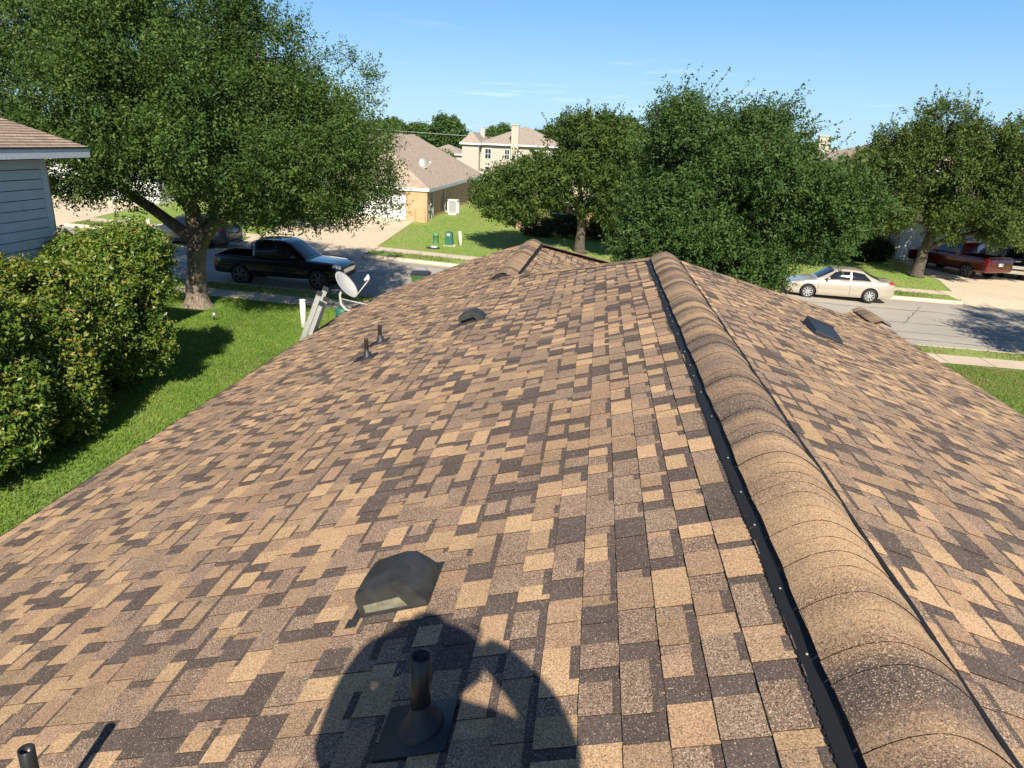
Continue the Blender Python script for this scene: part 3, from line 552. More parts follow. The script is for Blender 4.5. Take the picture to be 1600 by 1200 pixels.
def shingles(mb, fn, poly, seed, e=.143, thick=.0035, cosf=1/math.sqrt(1+T*T), flip=False):
    """fn(s, t, h) -> world point; s runs along the eave, t up the slope (in plan metres), h off the surface"""
    rnd = random.Random(seed); ss = [p[0] for p in poly]; ts = [p[1] for p in poly]; et = e*cosf
    j = 0; t0 = min(ts)
    while t0 < max(ts):
        t1 = t0+et; s = min(ss)-rnd.random()*.4; tooth = rnd.random() < .5; prev = None
        while s < max(ss):
            wd = rnd.choice((.11, .13, .15, .17, .20, .25)) if tooth else rnd.choice((.05, .07, .09, .12, .15))
            r = rnd.random()
            if tooth: c = LIGHT if r < .28 else MID if r < .57 else MOT if r < .90 else DARK
            else: c = DARK if r < .42 else MOT if r < .72 else MID if r < .93 else LIGHT
            k = rnd.uniform(.86, 1.14); c = (c[0]*k, c[1]*k*rnd.uniform(.97, 1.03), c[2]*k, c[3])
            up = thick if tooth else 0
            P = clip_rect(poly, s, s+wd, t0, t1)
            if P:
                def H(t): return .002+up+.0085*(t1-t)/et
                top = [fn(p[0], p[1], H(p[1])) for p in P]; bot = [fn(p[0], p[1], -.012) for p in P]; n = len(P)
                mb.face(top, c)
                for q in range(n):
                    a, b = P[q], P[(q+1) % n]
                    if abs(a[1]-t1) < 1e-6 and abs(b[1]-t1) < 1e-6: continue
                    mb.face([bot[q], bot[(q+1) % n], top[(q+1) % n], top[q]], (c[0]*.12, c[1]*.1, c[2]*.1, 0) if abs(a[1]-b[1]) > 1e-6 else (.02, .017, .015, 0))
                if rnd.random() < (.52 if tooth else .45):
                    fr_ = rnd.uniform(.18, .30); lo_ = rnd.choice((0, 0, 0, .3)); Q = clip_rect(poly, s+wd*lo_, s+wd, t1-et*fr_, t1)
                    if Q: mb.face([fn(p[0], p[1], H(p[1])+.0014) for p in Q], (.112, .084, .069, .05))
            s += wd; tooth = not tooth
        t0 = t1; j += 1
YB = -7.0
EL = XR+4.93; ER = 5.47-XR
def fl(s, t, h): x = XR-EL+t; return (x-h*T*.95, s, ZR-(XR-x)*T+h*.95)
def fr(s, t, h): x = XR+ER-t; return (x+h*T*.95, s, ZR-(x-XR)*T+h*.95)
YE = 10.15
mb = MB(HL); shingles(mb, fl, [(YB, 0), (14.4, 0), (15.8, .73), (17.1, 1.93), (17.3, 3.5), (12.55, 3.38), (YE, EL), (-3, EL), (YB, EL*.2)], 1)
rs = mb.build('roof_slope', M['shingle'], house); rs['label'] = 'sunlit left roof slope of mixed tan and dark shingles'
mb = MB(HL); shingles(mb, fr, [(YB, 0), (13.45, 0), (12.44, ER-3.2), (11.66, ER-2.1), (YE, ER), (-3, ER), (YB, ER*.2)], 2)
rr_ = mb.build('roof_slope', M['shingle'], house); rr_['label'] = 'right roof slope of mixed tan and dark shingles'
# far hip face of the main roof and right slope of the small wing
E = Vector((XR, YE, ZR)); WA = Vector((-1.55, 12.55, ZR-(XR+1.55)*T)); WB = Vector((-1.42, 17.35, ZR-(XR+1.45)*T))
mb = MB(HL)
def fw(s, t, h): x = -1.49+(2.6-t); return (x+h*T, s, WA.z-(x+1.49)*T+h)
shingles(mb, fw, [(12.6, 0), (19.6, 0), (17.35, 2.6), (12.55, 2.6)], 3)
q = mb.build('roof_slope', M['shingle'], house); q['label'] = 'small far roof slope falling right from the wing ridge'
mb = MB(HL)
def plane_shingles(mb, a, b, c, seed):   # eave from a to b, c an upper point
    a, b, c = Vector(a), Vector(b), Vector(c); u = (b-a).normalized(); v = (c-a)-u*(c-a).dot(u); vl = v.length; v.normalize(); n = u.cross(v)
    if n.z < 0: n = -n
    shingles(mb, lambda s, t, h: tuple(a+u*s+v*t+n*h), [(0, 0), ((b-a).length, 0), ((c-a).dot(u), vl)], seed, cosf=1)
plane_shingles(mb, (5.47, 13.5, ZR-ER*T), (-1.9, 14.6, 3.05), E+Vector((0, .02, -.01)), 4)
plane_shingles(mb, (1.6, 19.9, 2.75), (-3.0, 17.15, 3.2), WB+Vector((0, .02, -.01)), 5)
q = mb.build('roof_slope', M['shingle'], house); q['label'] = 'far hip faces of the roof turned to the street'
# ridge and hip caps
def caps(mb, a, b, hw, lift, drop, seed, e=.125, bands=True, n=14, ts=1.5, rz_=0):
    rnd = random.Random(seed); a, b = Vector(a), Vector(b); d = (b-a); Ln = d.length; d.normalize(); sd = d.cross(Vector((0, 0, 1))).normalized(); up = sd.cross(d)
    y = 0; cA = MID
    pal = [LIGHT, MID, (.40, .26, .145, .3), MOT, (.13, .094, .074, .2), (.12, .088, .07, .2), (.18, .125, .09, .3), (.33, .21, .12, .3)]
    while y < Ln-.01:
        y1 = min(y+e*rnd.choice((.8, 1, 1.25)), Ln); cB = cA if rnd.random() < .08 else rnd.choice(pal); edge = rnd.random() < .14; wob = rnd.uniform(-.003, .003); rows = 4
        for r in range(rows):
            t0, t1 = r/rows, (r+1)/rows; f = (t0+t1)/2; f = f*f*(3-2*f); c = tuple(cA[i]*(1-f)+cB[i]*f for i in range(4))
            for k in range(n):
                s0, s1 = -1+2*k/n, -1+2*(k+1)/n
                def pt(s, t):
                    prof = lift-drop*abs(s)**ts+.0022*(1-t)+wob*abs(s)
                    return a+d*(y+(y1-y)*t)+sd*hw*s*(1+.02*math.sin((y+(y1-y)*t)*5.3)+.012*math.sin((y+(y1-y)*t)*17))+up*prof
                mb.face([pt(s0, t0), pt(s1, t0), pt(s1, t1), pt(s0, t1)], c)
                if r == 0 and edge: mb.face([pt(s0, 0)-up*.003, pt(s1, 0)-up*.003, pt(s1, 0), pt(s0, 0)], (.07, .05, .04, 0))
        # side thickness
        for s in (-1, 1):
            prof = lift-drop+.002; p0, p1 = a+d*y+sd*hw*s+up*prof, a+d*y1+sd*hw*s+up*prof; mb.face([p0-up*.010, p1-up*.010, p1, p0], (.03, .026, .024, 0))
        cA = cB; y = y1
HWC = .185
mb = MB(HL); caps(mb, (XR, -3, ZR+.03), (XR, YE+.05, ZR+.03), HWC+.008, .046, .096, 9, ts=1.8); rc = mb.build('ridge_cap', M['shingle'], house, False)
mb = MB(HL)
# ridge vent body below the cap: black ribbed plastic showing along both edges
for sgn, o0, o1 in ((-1, HWC-.03, HWC+.055), (1, HWC-.02, HWC+.045)):
    y = -3
    while y < YE:
        x0, x1 = XR+sgn*o0, XR+sgn*(o1+.004*math.sin(y*2.1)+.002*math.sin(y*9)); z0 = ZR-o0*T; z1 = ZR-o1*T-.002
        mb.face([(x0, y, z0+.026), (x0, y+.1, z0+.026), (x1, y+.1, z1+.018), (x1, y, z1+.018)])
        mb.face([(x1, y, z1-.02), (x1, y+.1, z1-.02), (x1, y+.1, z1+.018), (x1, y, z1+.018)])
        for q in range(3): mb.box((min(x1, x1+sgn*.004), y+.01+q*.033, z1), (max(x1, x1+sgn*.004), y+.022+q*.033, z1+.016))
        y += .1
y = -3
while y < YE:   # baffle lip standing proud of the cap along the right edge
    x0 = XR+HWC+.002; x1 = XR+HWC+.030+.003*math.sin(y*6); mb.box((x0, y, ZR-.052), (x1, y+.099, ZR-.021-.004*math.sin(y*3)**2)); y += .1
mb.face([(XR-HWC-.03, YE+.06, ZR-.07), (XR+HWC, YE+.06, ZR-.07), (XR, YE+.06, ZR+.07)])
rv = mb.build('ridge_vent', M['ventblack'], house)
mb = MB(HL); mb.lathe([(.0001, .003), (.0035, .0025), (.0045, 0)], (XR-HWC-.03, .4, ZR-(HWC+.03)*T+.021), n=8)
nl = mb.build('nail', M['dishgrey'], rv); y = .62
random.seed(2)
while y < YE: q = nl.copy(); COL.objects.link(q); q.location.y = y-.4; q.location.x = random.uniform(-.008, .006); y += random.uniform(.25, .6)
mb = MB(HL)
caps(mb, E+Vector((0, -.02, .012)), WA+Vector((.02, .02, .014)), .13, .02, .042, 12); caps(mb, E+Vector((0, -.02, .012)), (5.47, 13.45, ZR-ER*T+.012), .13, .02, .042, 13)
hc = mb.build('hip_cap', M['shingle'], house)
mb = MB(HL); caps(mb, (WA.x+.01, WA.y+.1, WA.z+.03), (WB.x, WB.y-.1, WB.z+.03), .2, .055, .075, 14)
wr = mb.build('wing_ridge_cap', M['shingle'], house)
mb = MB(HL)
for s_ in (-1, 1):
    o1 = .225; mb.face([(WA.x+s_*.17, WA.y+.1, WA.z-.02), (WB.x+s_*.17, WB.y-.1, WB.z-.02), (WB.x+s_*o1, WB.y-.1, WB.z-o1*T+.02), (WA.x+s_*o1, WA.y+.1, WA.z-o1*T+.02)]); mb.face([(WA.x+s_*o1, WA.y+.1, WA.z-o1*T+.02), (WB.x+s_*o1, WB.y-.1, WB.z-o1*T+.02), (WB.x+s_*o1, WB.y-.1, WB.z-o1*T-.01), (WA.x+s_*o1, WA.y+.1, WA.z-o1*T-.01)])
mb.face([(WA.x-.2, WA.y+.1, WA.z-.07), (WA.x+.2, WA.y+.1, WA.z-.07), (WA.x+.1, WA.y+.1, WA.z+.06), (WA.x-.1, WA.y+.1, WA.z+.06)])
mb.build('wing_ridge_vent', M['ventblack'], house)
mb = MB(HL); caps(mb, WB+Vector((0, -.12, .02)), (-3.05, 17.12, 3.22), .13, .02, .03, 16); caps(mb, WB+Vector((0, -.12, .02)), (1.5, 19.9, 2.8), .13, .02, .03, 17); mb.build('hip_cap', M['shingle'], house)
# little entry roof at the right front corner
mb = MB(HL)
def fp(s, t, h): x = 5.0+(1.3-t)*-1; return (x, s, 3.13-(1.3-t)*T+h)
PX, PZ = 5.62, 3.02
shingles(mb, lambda s, t, h: (PX+(1.4-t), s, PZ-(1.4-t)*T+h), [(14.35, 1.2), (15.5, 1.2), (15.5, 1.4), (14.35, 1.4)], 6)
shingles(mb, lambda s, t, h: (PX-(1.4-t), s, PZ-(1.4-t)*T+h), [(14.35, .9), (15.5, .9), (15.5, 1.4), (14.35, 1.4)], 7)
mb.face([(PX, 14.36, PZ), (PX-.5, 14.36, PZ-.5*T), (PX, 14.36, PZ-.5*T)], MOT)
caps(mb, (PX, 14.3, PZ+.015), (PX, 15.55, PZ+.015), .17, .03, .06, 18)
mb.build('entry_roof', M['shingle'], house)
# walls, soffit, fascia
mb = MB(HL); mb.prism([(-4.45, -6.5), (4.9, -6.5), (4.9, 13.0), (1.2, 13.0), (1.2, 17.0), (-2.6, 16.7), (-4.45, 14.6)], g(0)-.4, 2.42); mb.build('wall', M['brick'], house)
mb = MB(HL); mb.prism([(-4.9, -6.95), (5.4, -6.95), (5.4, 13.4), (1.6, 14), (1.6, 17.4), (-2.9, 17.05), (-4.15, 15.75), (-4.9, 14.4)], 2.425, 2.445); mb.build('soffit', M['trim'], house)
mb = MB(HL)
mb.box((-4.935, -6.9, 2.41), (-4.905, 14.38, ZR-EL*T-.012)); mb.box((5.44, -6.9, 2.83), (5.465, 13.4, ZR-ER*T-.012)); fb = mb.build('fascia', M['trim'], house)
mb = MB(HL)
mb.box((-4.965, -6.9, ZR-EL*T-.028), (-4.93, 14.4, ZR-EL*T-.002)); mb.box((5.44, -6.9, ZR-ER*T-.028), (5.492, 13.42, ZR-ER*T-.004)); mb.build('drip_edge', M['ventblack'], house)

def LZ(x): return ZR-(XR-x)*T
def RZf(x): return ZR-(x-XR)*T
# frames on the slopes: local x = along the eave (+y world), y = upslope, z = normal
def slopeM(x, y, side):
    z = LZ(x) if side < 0 else RZf(x); c = 1/math.sqrt(1+T*T); up = Vector((c, 0, T*c)) if side < 0 else Vector((-c, 0, T*c)); al = Vector((0, 1, 0)); n = up.cross(al) if side > 0 else al.cross(up)*-1
    if n.z < 0: n = -n
    m_ = Matrix.Identity(4)
    for i in range(3): m_[i][0] = al[i]; m_[i][1] = up[i]; m_[i][2] = n[i]
    m_[0][3], m_[1][3], m_[2][3] = x, y, z; return m_
def roof_vent(x, y, side, label, s=1.0, pale=False):
    """boxy hood whose mouth opens towards -y; local x = along the eave (+y), local y = upslope"""
    Mx = slopeM(x, y, side); mb = MB(HL)
    mb.box((-.155*s, -.19*s, .014), (.18*s, .16*s, .0185), Mx); mb.box((-.215*s, -.205*s, .014), (-.155*s, -.155*s, .0185), Mx); fl_ = mb.build('roof_vent', M['greymetal'], house); fl_['label'] = label
    def prof(f, k, top):   # cross-section across the slope at depth f
        return [(-.150*k, .0), (-.150*k, .080*top), (-.140*k, .104*top), (-.112*k, .116*top), (.035*k, .132*top), (.075*k, .124*top), (.120*k, .075*top), (.153*k, .026*top), (.155*k, 0)]
    vs = []; D = [(-.150, 1, 1), (-.135, 1.0, 1.05), (0, .98, 1.03), (.11, .95, .97), (.138, .93, .84), (.155, .90, .12)]
    for f, k, tp in D:
        for a, b in prof(f, k, tp): vs.append(Mx @ Vector((f*s, a*s, .0155+b*s)))
    n = 9; fs = [(i*n+j, i*n+j+1, (i+1)*n+j+1, (i+1)*n+j) for i in range(len(D)-1) for j in range(n-1)]+[tuple(range((len(D)-1)*n, len(D)*n))]
    hood = MB(HL); hood.mesh(vs, fs)
    # front face with the mouth cut out of its downslope two thirds
    F = [Mx @ Vector((-.150*s, a*s, .0155+b*s)) for a, b in prof(0, 1, 1)]
    q = [Mx @ Vector((-.150*s, a*s, .0155+b*s)) for a, b in ((-.125, .014), (-.125, .052), (.045, .062), (.07, .014))]
    for f in ((F[0], F[1], q[1], q[0]), (F[1], F[2], F[3], q[1]), (F[3], F[4], q[2], q[1]), (F[4], F[5], q[2]), (F[5], F[6], q[3], q[2]), (F[6], F[7], F[8], q[3]), (F[8], F[0], q[0], q[3])): hood.face(f)
    ho = hood.build('hood', M['greymetal'], fl_)
    try: ho.data.polygons.foreach_set('use_smooth', [i < (len(D)-1)*(n-1) for i in range(len(ho.data.polygons))])
    except Exception: pass
    ho.data.set_sharp_from_angle(angle=R(34))
    mo = MB(HL); d_ = .012 if pale else .05; mo.face([Mx @ Vector(((-.150+d_)*s, a*s, .0155+b*s)) for a, b in ((-.135, .004), (-.135, .066), (.08, .068), (.10, .004))]); mo.build('mouth_screen', M['screenp'] if pale else M['dark'], fl_)
roof_vent(-.76, 2.84, -1, 'near weathered black box vent with a pale screen in its mouth', 1.06, True)
roof_vent(-1.50, 9.25, -1, 'small dark box vent farther up the left slope', 1.05)
# box vent on the right slope (square louvre)
Mx = slopeM(2.86, 9.05, 1); mb = MB(HL); mb.box((-.38, -.2, .014), (.30, .2, .0185), Mx)
fv = mb.build('roof_vent', M['blackplastic'], house); fv['label'] = 'square black box vent on the right slope'
mb = MB(HL); hs = [(-.3, -.19), (.26, -.19), (.26, .17), (-.3, .17)]
lo = [Mx @ Vector((x, y, .016)) for x, y in hs]; hi = [Mx @ Vector((x*.92, y*.95, (.10 if x > 0 else .045))) for x, y in hs]
mb.mesh(lo+hi, [(4, 5, 6, 7), (0, 1, 5, 4), (1, 2, 6, 5), (2, 3, 7, 6), (3, 0, 4, 7)]); mb.box((.2, -.19, .092), (.225, .17, .112), Mx); mb.build('hood', M['blackplastic'], fv)
# plumbing pipes
def vent_pipe(x, y, h, r, label, side=-1, flange=.17, ridges=False):
    z = LZ(x); Mx = slopeM(x, y, side); mb = MB(HL)
    prof = [(r*.01, z-.05), (r, z-.05)]
    if ridges:
        k = z
        while k < z+h: prof += [(r, k), (r*1.08, k+.006), (r, k+.012)]; k += .02
    prof += [(r, z+h), (r*.86, z+h+.002), (r*.84, z+h-.03), (r*.01, z+h-.031)]
    mb.lathe(prof, (x, y, 0), n=20); pp = mb.build('vent_pipe', M['blackpipe'], house, True); pp['label'] = label
    mb = MB(HL); mb.box((-flange, -flange*1.15, .014), (flange, flange, .0195), Mx)
    vs = []; n = 24; rings = [(r*2.45, .019), (r*2.4, .034), (r*1.95, .055), (r*1.3, .08), (r*1.08, .115), (r*1.0, .12)]
    for rr0, hh in rings:
        for k in range(n): a = 2*math.pi*k/n; p = Mx @ Vector((rr0*math.cos(a), rr0*math.sin(a), 0)); vs.append((p.x, p.y, p.z+hh))
    fs = [(i*n+k, i*n+(k+1) % n, (i+1)*n+(k+1) % n, (i+1)*n+k) for i in range(len(rings)-1) for k in range(n)]
    mb.mesh(vs, fs); mb.build('boot', M['rubber'], pp, True)
vent_pipe(-.46, 1.93, .315, .035, 'black plumbing pipe standing in the shadow of the photographer', flange=.12)
vent_pipe(-2.78, 8.64, .26, .027, 'thin black pipe, lower left one of the far pair', flange=.13, ridges=True)
vent_pipe(-2.85, 9.47, .26, .027, 'thin black pipe, upper right one of the far pair', flange=.13, ridges=True)
vent_pipe(-1.765, 1.72, .375, .026, 'black pipe whose top just shows at the lower left corner', flange=.13)
# slim anchor shadow piece near it

# ------------------------------------------------------------------ satellite dish on the eave
t = thing('satellite_dish', 'pale grey satellite dish on a curved mast at the left eave', 'satellite dish', (-4.93, 13.9, 2.5))
o_ = (-4.93, 13.9, 2.5); C = Vector((-4.86, 13.95, 3.16)); nrm = Vector((.76, -.12, .64)).normalized(); ax = nrm.cross(Vector((0, 0, 1))).normalized(); ay = ax.cross(nrm)
vs = []; fs = []; n = 36; rg = 8
for sgn, offz in ((1, 0), (-1, -.008)):
    for i in range(rg+1):
        rr = i/rg
        for k in range(n):
            a = 2*math.pi*k/n; vs.append(C+ax*.27*rr*math.cos(a)+ay*.31*rr*math.sin(a)+nrm*(.06*rr*rr-.06+offz))
def idx(l, i, k): return l*(rg+1)*n+i*n+k % n
for l in (0, 1):
    for i in range(rg):
        for k in range(n): fs.append((idx(l, i, k), idx(l, i, k+1), idx(l, i+1, k+1), idx(l, i+1, k)))
for k in range(n): fs.append((idx(0, rg, k), idx(0, rg, k+1), idx(1, rg, k+1), idx(1, rg, k)))
mb = MB(o_); mb.mesh(vs, fs); mb.build('reflector', M['dishgrey'], t, True)
low = C-ay*.30; lnb = Vector((-4.44, 14.0, 3.30))
mb = MB(o_); mb.tube([low-nrm*.02, lnb-Vector((0, 0, .05))], .012, 8); mb.build('arm', M['dishgrey'], t, True)
mb = MB(o_); mb.tube([lnb-Vector((.0, 0, .06)), lnb, lnb+Vector((0, 0, .07))], [.02, .035, .02], 10); mb.tube([lnb+Vector((0, 0, .02)), lnb+Vector((0, 0, .02))-nrm*.07], [.026, .034], 12); mb.tube([lnb+ax*.05, lnb+ax*.05-nrm*.06], [.02, .028], 10); mb.build('feed', M['white'], t, True)
mb = MB(o_); mb.tube([(-4.80, 13.9, 2.62), (-4.90, 13.9, 2.66), (-4.99, 13.92, 2.76), (-5.01, 13.93, 2.95), C-nrm*.10+Vector((0, 0, -.03))], .024, 10); mb.tube([C-nrm*.10, C-nrm*.06], .05, 10)
mb.tube([(-5.0, 13.93, 2.86), (-4.6, 14.25, 2.72)], .011, 6); mb.tube([(-5.0, 13.93, 2.86), (-4.45, 13.95, 2.77)], .011, 6); mb.build('mast', M['dishgrey'], t, True)

# ------------------------------------------------------------------ ladder
lt = thing('ladder', 'aluminium extension ladder leaning on the left eave', 'ladder', (-6.2, 12.3, g(-6.2)))
lo = (-6.2, 12.3, g(-6.2))
for off_, ln, w_, z_ in ((0, 3.42, .21, 0), (.07, 3.22, .18, .05)):
    a = Vector((-6.0+off_*1.2, 12.2, g(-6)+.02)); d = Vector((1.18, .12, 2.98)).normalized(); sd = Vector((-.1, 1, 0)).normalized(); nn = sd.cross(d)
    for s in (-1, 1):
        mb = MB(lo); p = a+sd*s*w_; q = p+d*ln
        for (u0, u1, v0, v1) in ((-.012, .012, -.045, -.040), (-.012, .012, .040, .045), (-.003, .003, -.042, .042)):
            c8 = [p+sd*u+nn*v for u, v in ((u0, v0), (u1, v0), (u1, v1), (u0, v1))]; c9 = [x+(q-p) for x in c8]; mb.mesh(c8+c9, [(0, 3, 2, 1), (4, 5, 6, 7), (0, 1, 5, 4), (1, 2, 6, 5), (2, 3, 7, 6), (3, 0, 4, 7)])
        mb.build('rail', M['alu'], lt)
        cp = MB(lo); c8 = [q-d*.06+sd*u+nn*v for u, v in ((-.016, -.05), (.016, -.05), (.016, .05), (-.016, .05))]; c9 = [x+d*.075 for x in c8]; cp.mesh(c8+c9, [(0, 3, 2, 1), (4, 5, 6, 7), (0, 1, 5, 4), (1, 2, 6, 5), (2, 3, 7, 6), (3, 0, 4, 7)]); cp.build('rail_cap', M['rubber'], lt)
    k = .3
    while k < ln-.1: c = a+d*k; mb = MB(lo); mb.tube([c-sd*w_, c+sd*w_], .015, 8); mb.build('rung', M['alu'], lt); k += .305

# ------------------------------------------------------------------ utility things
def pedestal(name, label, x, y, h, r, m_, lid, cat='utility pedestal', extra=None):
    z = g(x); o = (x, y, z); t = thing(name, label, cat, o)
    mb = MB(o); mb.lathe([(r*.98, z-.05), (r, z), (r, z+h*.72), (r*1.08, z+h*.73), (r*1.08, z+h*.78)], (x, y, 0), n=18); mb.build('body', M[m_], t, True)
    mb = MB(o); mb.lathe([(r*1.08, z+h*.76), (r*1.07, z+h*.94), (r*.9, z+h), (.001, z+h*1.02)], (x, y, 0), n=18); mb.build('lid', M[lid], t, True)
    if extra == 'label':
        mb = MB(o); c = Vector((x, y, z)); 
        for (z0, z1, mm) in ((.62, .70, 'yellow'), (.42, .6, 'white')):
            q = MB(o); 
            for k in range(5):
                a0 = R(-118+k*13); a1 = R(-118+(k+1)*13); rr = r*1.10; q.face([(x+rr*math.cos(a0), y+rr*math.sin(a0), z+h*z0), (x+rr*math.cos(a1), y+rr*math.sin(a1), z+h*z0), (x+rr*math.cos(a1), y+rr*math.sin(a1), z+h*z1), (x+rr*math.cos(a0), y+rr*math.sin(a0), z+h*z1)])
            q.build('sticker', M[mm], t)
    return t
pedestal('utility_pedestal', 'dark green round utility pedestal with yellow and white sticker behind the ladder', -7.2, 20.2, .95, .19, 'green', 'green', extra='label')
pedestal('utility_pedestal', 'pale green round utility pipe, left of the two on the far lawn', -8.95, 40.9, .62, .16, 'greenl', 'greenl')
x, y = -8.15, 40.8; z = g(x); o = (x, y, z); t = thing('utility_pedestal', 'square dark green utility pedestal with pale sticker on the far lawn', 'utility pedestal', o)
mb = MB(o); mb.box((x-.22, y-.18, z), (x+.22, y+.18, z+.38)); mb.build('body', M['green'], t)
mb = MB(o); mb.box((x-.19, y-.16, z+.38), (x+.19, y+.16, z+.72)); mb.box((x-.16, y-.13, z+.72), (x+.16, y+.13, z+.76)); mb.build('upper_box', M['green'], t)
mb = MB(o); mb.box((x-.1, y-.168, z+.55), (x+.06, y-.162, z+.68)); mb.build('sticker', M['plate'], t)
mb = MB(o); mb.box((x-.26, y-.4, z-.02), (x+.4, y+.25, z+.03)); mb.build('slab', M['conc'], t)
def post(label, x, y, h, r, lean=0, name='marker_post'):
    z = g(x); o = (x, y, z); t = thing(name, label, 'post', o)
    mb = MB(o); mb.tube([(x, y, z-.1), (x+lean*h*.5, y, z+h*.5), (x+lean*h, y, z+h)], r, 14); mb.build('pipe', M['cream2'], t, True)
    mb = MB(o); mb.tube([(x+lean*h, y, z+h-.01), (x+lean*h, y, z+h+.025), (x+lean*h, y, z+h+.035)], [r*1.15, r*1.15, r*.5], 14); mb.build('cap', M['cream2'], t, True)
post('cream round marker post on the lawn left of the ladder', -8.75, 21.0, .86, .085)
post('pale leaning marker post at the far lawn by the tree shadow', -7.55, 41.2, .75, .085, -.1)
# small white valve stubs by the far kerb, left
for i, (x, y, lb) in enumerate(((-26.0, 38.6, 'left of the two white stubs on the far left lawn'), (-24.9, 38.7, 'right of the two white stubs on the far left lawn'), (8.0, 39.9, 'left of the two white stubs under the dense oak by the far pavement'), (9.3, 39.8, 'right white stub beside the gold sedan by the far pavement'))):
    z = g(x); o = (x, y, z); q = thing('valve_stub', lb, 'valve stub', o, group='white valve stubs by the pavement')
    mb = MB(o); mb.tube([(x, y, z-.05), (x, y, z+.22)], .085, 12); mb.build('pipe', M['white'], q, True)
    mb = MB(o); mb.tube([(x, y, z+.21), (x, y, z+.27), (x, y, z+.3)], [.11, .11, .05], 12); mb.build('cap', M['white'], q, True)
x, y = -8.7, 39.1; z = g(x); o = (x, y, z); q = thing('meter_box', 'low grey water meter box in the grass near the far pavement', 'meter box', o)
mb = MB(o); mb.prism([(x+.34*math.cos(a)*1.1, y+.3*math.sin(a)) for a in [2*math.pi*k/16 for k in range(16)]], z-.05, z+.07); mb.build('frame', M['greymetal'], q)
mb = MB(o); mb.prism([(x+.05+.2*math.cos(a), y+.17*math.sin(a)) for a in [2*math.pi*k/16 for k in range(16)]], z+.068, z+.13); mb.build('lid', M['trim'], q)
x, y = -11.5, 20.7; z = g(x); o = (x, y, z); q = thing('path_light', 'small grey garden spotlight in the grass right of the shrub shadow', 'garden light', o)
mb = MB(o); mb.tube([(x, y, z-.05), (x, y, z+.14)], .012, 6); mb.build('stake', M['dark'], q)
mb = MB(o); mb.tube([(x-.05, y, z+.12), (x, y-.02, z+.2), (x+.05, y-.03, z+.26)], [.03, .05, .055], 12); mb.build('lamp_head', M['alu'], q, True)
# trash bin
x, y = -6.45, 26.9; z = g(x)+RZ; o = (x, y, z); q = thing('trash_bin', 'green wheeled trash bin with black lid at the near kerb beside the roof edge', 'trash bin', o, R(8)); 
mb = MB(); mb.mesh([(-.25, -.25, .06), (.25, -.25, .06), (.25, .22, .06), (-.25, .22, .06), (-.34, -.36, 1.0), (.34, -.36, 1.0), (.34, .34, 1.0), (-.34, .34, 1.0)], [(0, 3, 2, 1), (0, 1, 5, 4), (1, 2, 6, 5), (2, 3, 7, 6), (3, 0, 4, 7), (4, 5, 6, 7)]); mb.box((-.36, -.38, .93), (.36, .36, 1.0)); mb.build('body', M['bin'], q)
mb = MB(); mb.prism([(-.37, -.39), (.37, -.39), (.37, .37), (-.37, .37)], 1.0, 1.05); mb.prism([(-.3, -.3), (.3, -.3), (.3, .3), (-.3, .3)], 1.05, 1.09); mb.build('lid', M['blackplastic'], q)
for s in (-1, 1): mb = MB(); mb.tube([(s*.3, .26, .13), (s*.36, .26, .13)], .13, 14); mb.build('wheel', M['tyre'], q)
mb = MB(); mb.tube([(-.25, .42, .95), (.25, .42, .95)], .02, 8); mb.build('handle', M['blackplastic'], q)

# ------------------------------------------------------------------ houses
def hip_house(name, label, x0, x1, y0, y1, ze, zr, wallm, roofm, along='x', oh=.45, off=None, gable=False, fas=True, zb=None):
    zb = g((x0+x1)/2)-.6 if zb is None else zb; o = ((x0+x1)/2, (y0+y1)/2, zb+.6); t = thing(name, label, 'house', o)
    mb = MB(o); mb.box((x0, y0, zb), (x1, y1, ze-.08)); wl = mb.build('wall', M[wallm], t)
    a0, a1, b0, b1 = x0-oh, x1+oh, y0-oh, y1+oh; cx, cy = (a0+a1)/2, (b0+b1)/2
    if along == 'x': hw = (b1-b0)/2; hw = min(hw, (a1-a0)/2-.01); r0, r1 = Vector((a0+hw, cy, zr)), Vector((a1-hw, cy, zr))
    else: hw = min((a1-a0)/2, (b1-b0)/2-.01); r0, r1 = Vector((cx, b0+hw, zr)), Vector((cx, b1-hw, zr))
    A, B, C_, D = [Vector(p) for p in ((a0, b0, ze), (a1, b0, ze), (a1, b1, ze), (a0, b1, ze))]
    mb = MB(o)
    if along == 'x': F = [(A, B, r1, r0), (B, C_, r1), (C_, D, r0, r1), (D, A, r0)]
    else: F = [(A, B, r0), (B, C_, r1, r0), (C_, D, r1), (D, A, r0, r1)]
    for f in F: mb.face(f)
    mb.face([p-Vector((0, 0, .05)) for p in (D, C_, B, A)])
    rf = mb.build('roof', M[roofm], t)
    mb = MB(o); 
    for p, q in ((A, B), (B, C_), (C_, D), (D, A)):
        n_ = (q-p).cross(Vector((0, 0, 1))).normalized()*.015; mb.face([p+n_-Vector((0, 0, .2)), q+n_-Vector((0, 0, .2)), q+n_+Vector((0, 0, .004)), p+n_+Vector((0, 0, .004))]); mb.face([p-n_-Vector((0, 0, .2)), q-n_-Vector((0, 0, .2)), q+n_-Vector((0, 0, .2)), p+n_-Vector((0, 0, .2))])
    if fas: mb.build('fascia', M['white'], t)
    return t, o, wl, rf
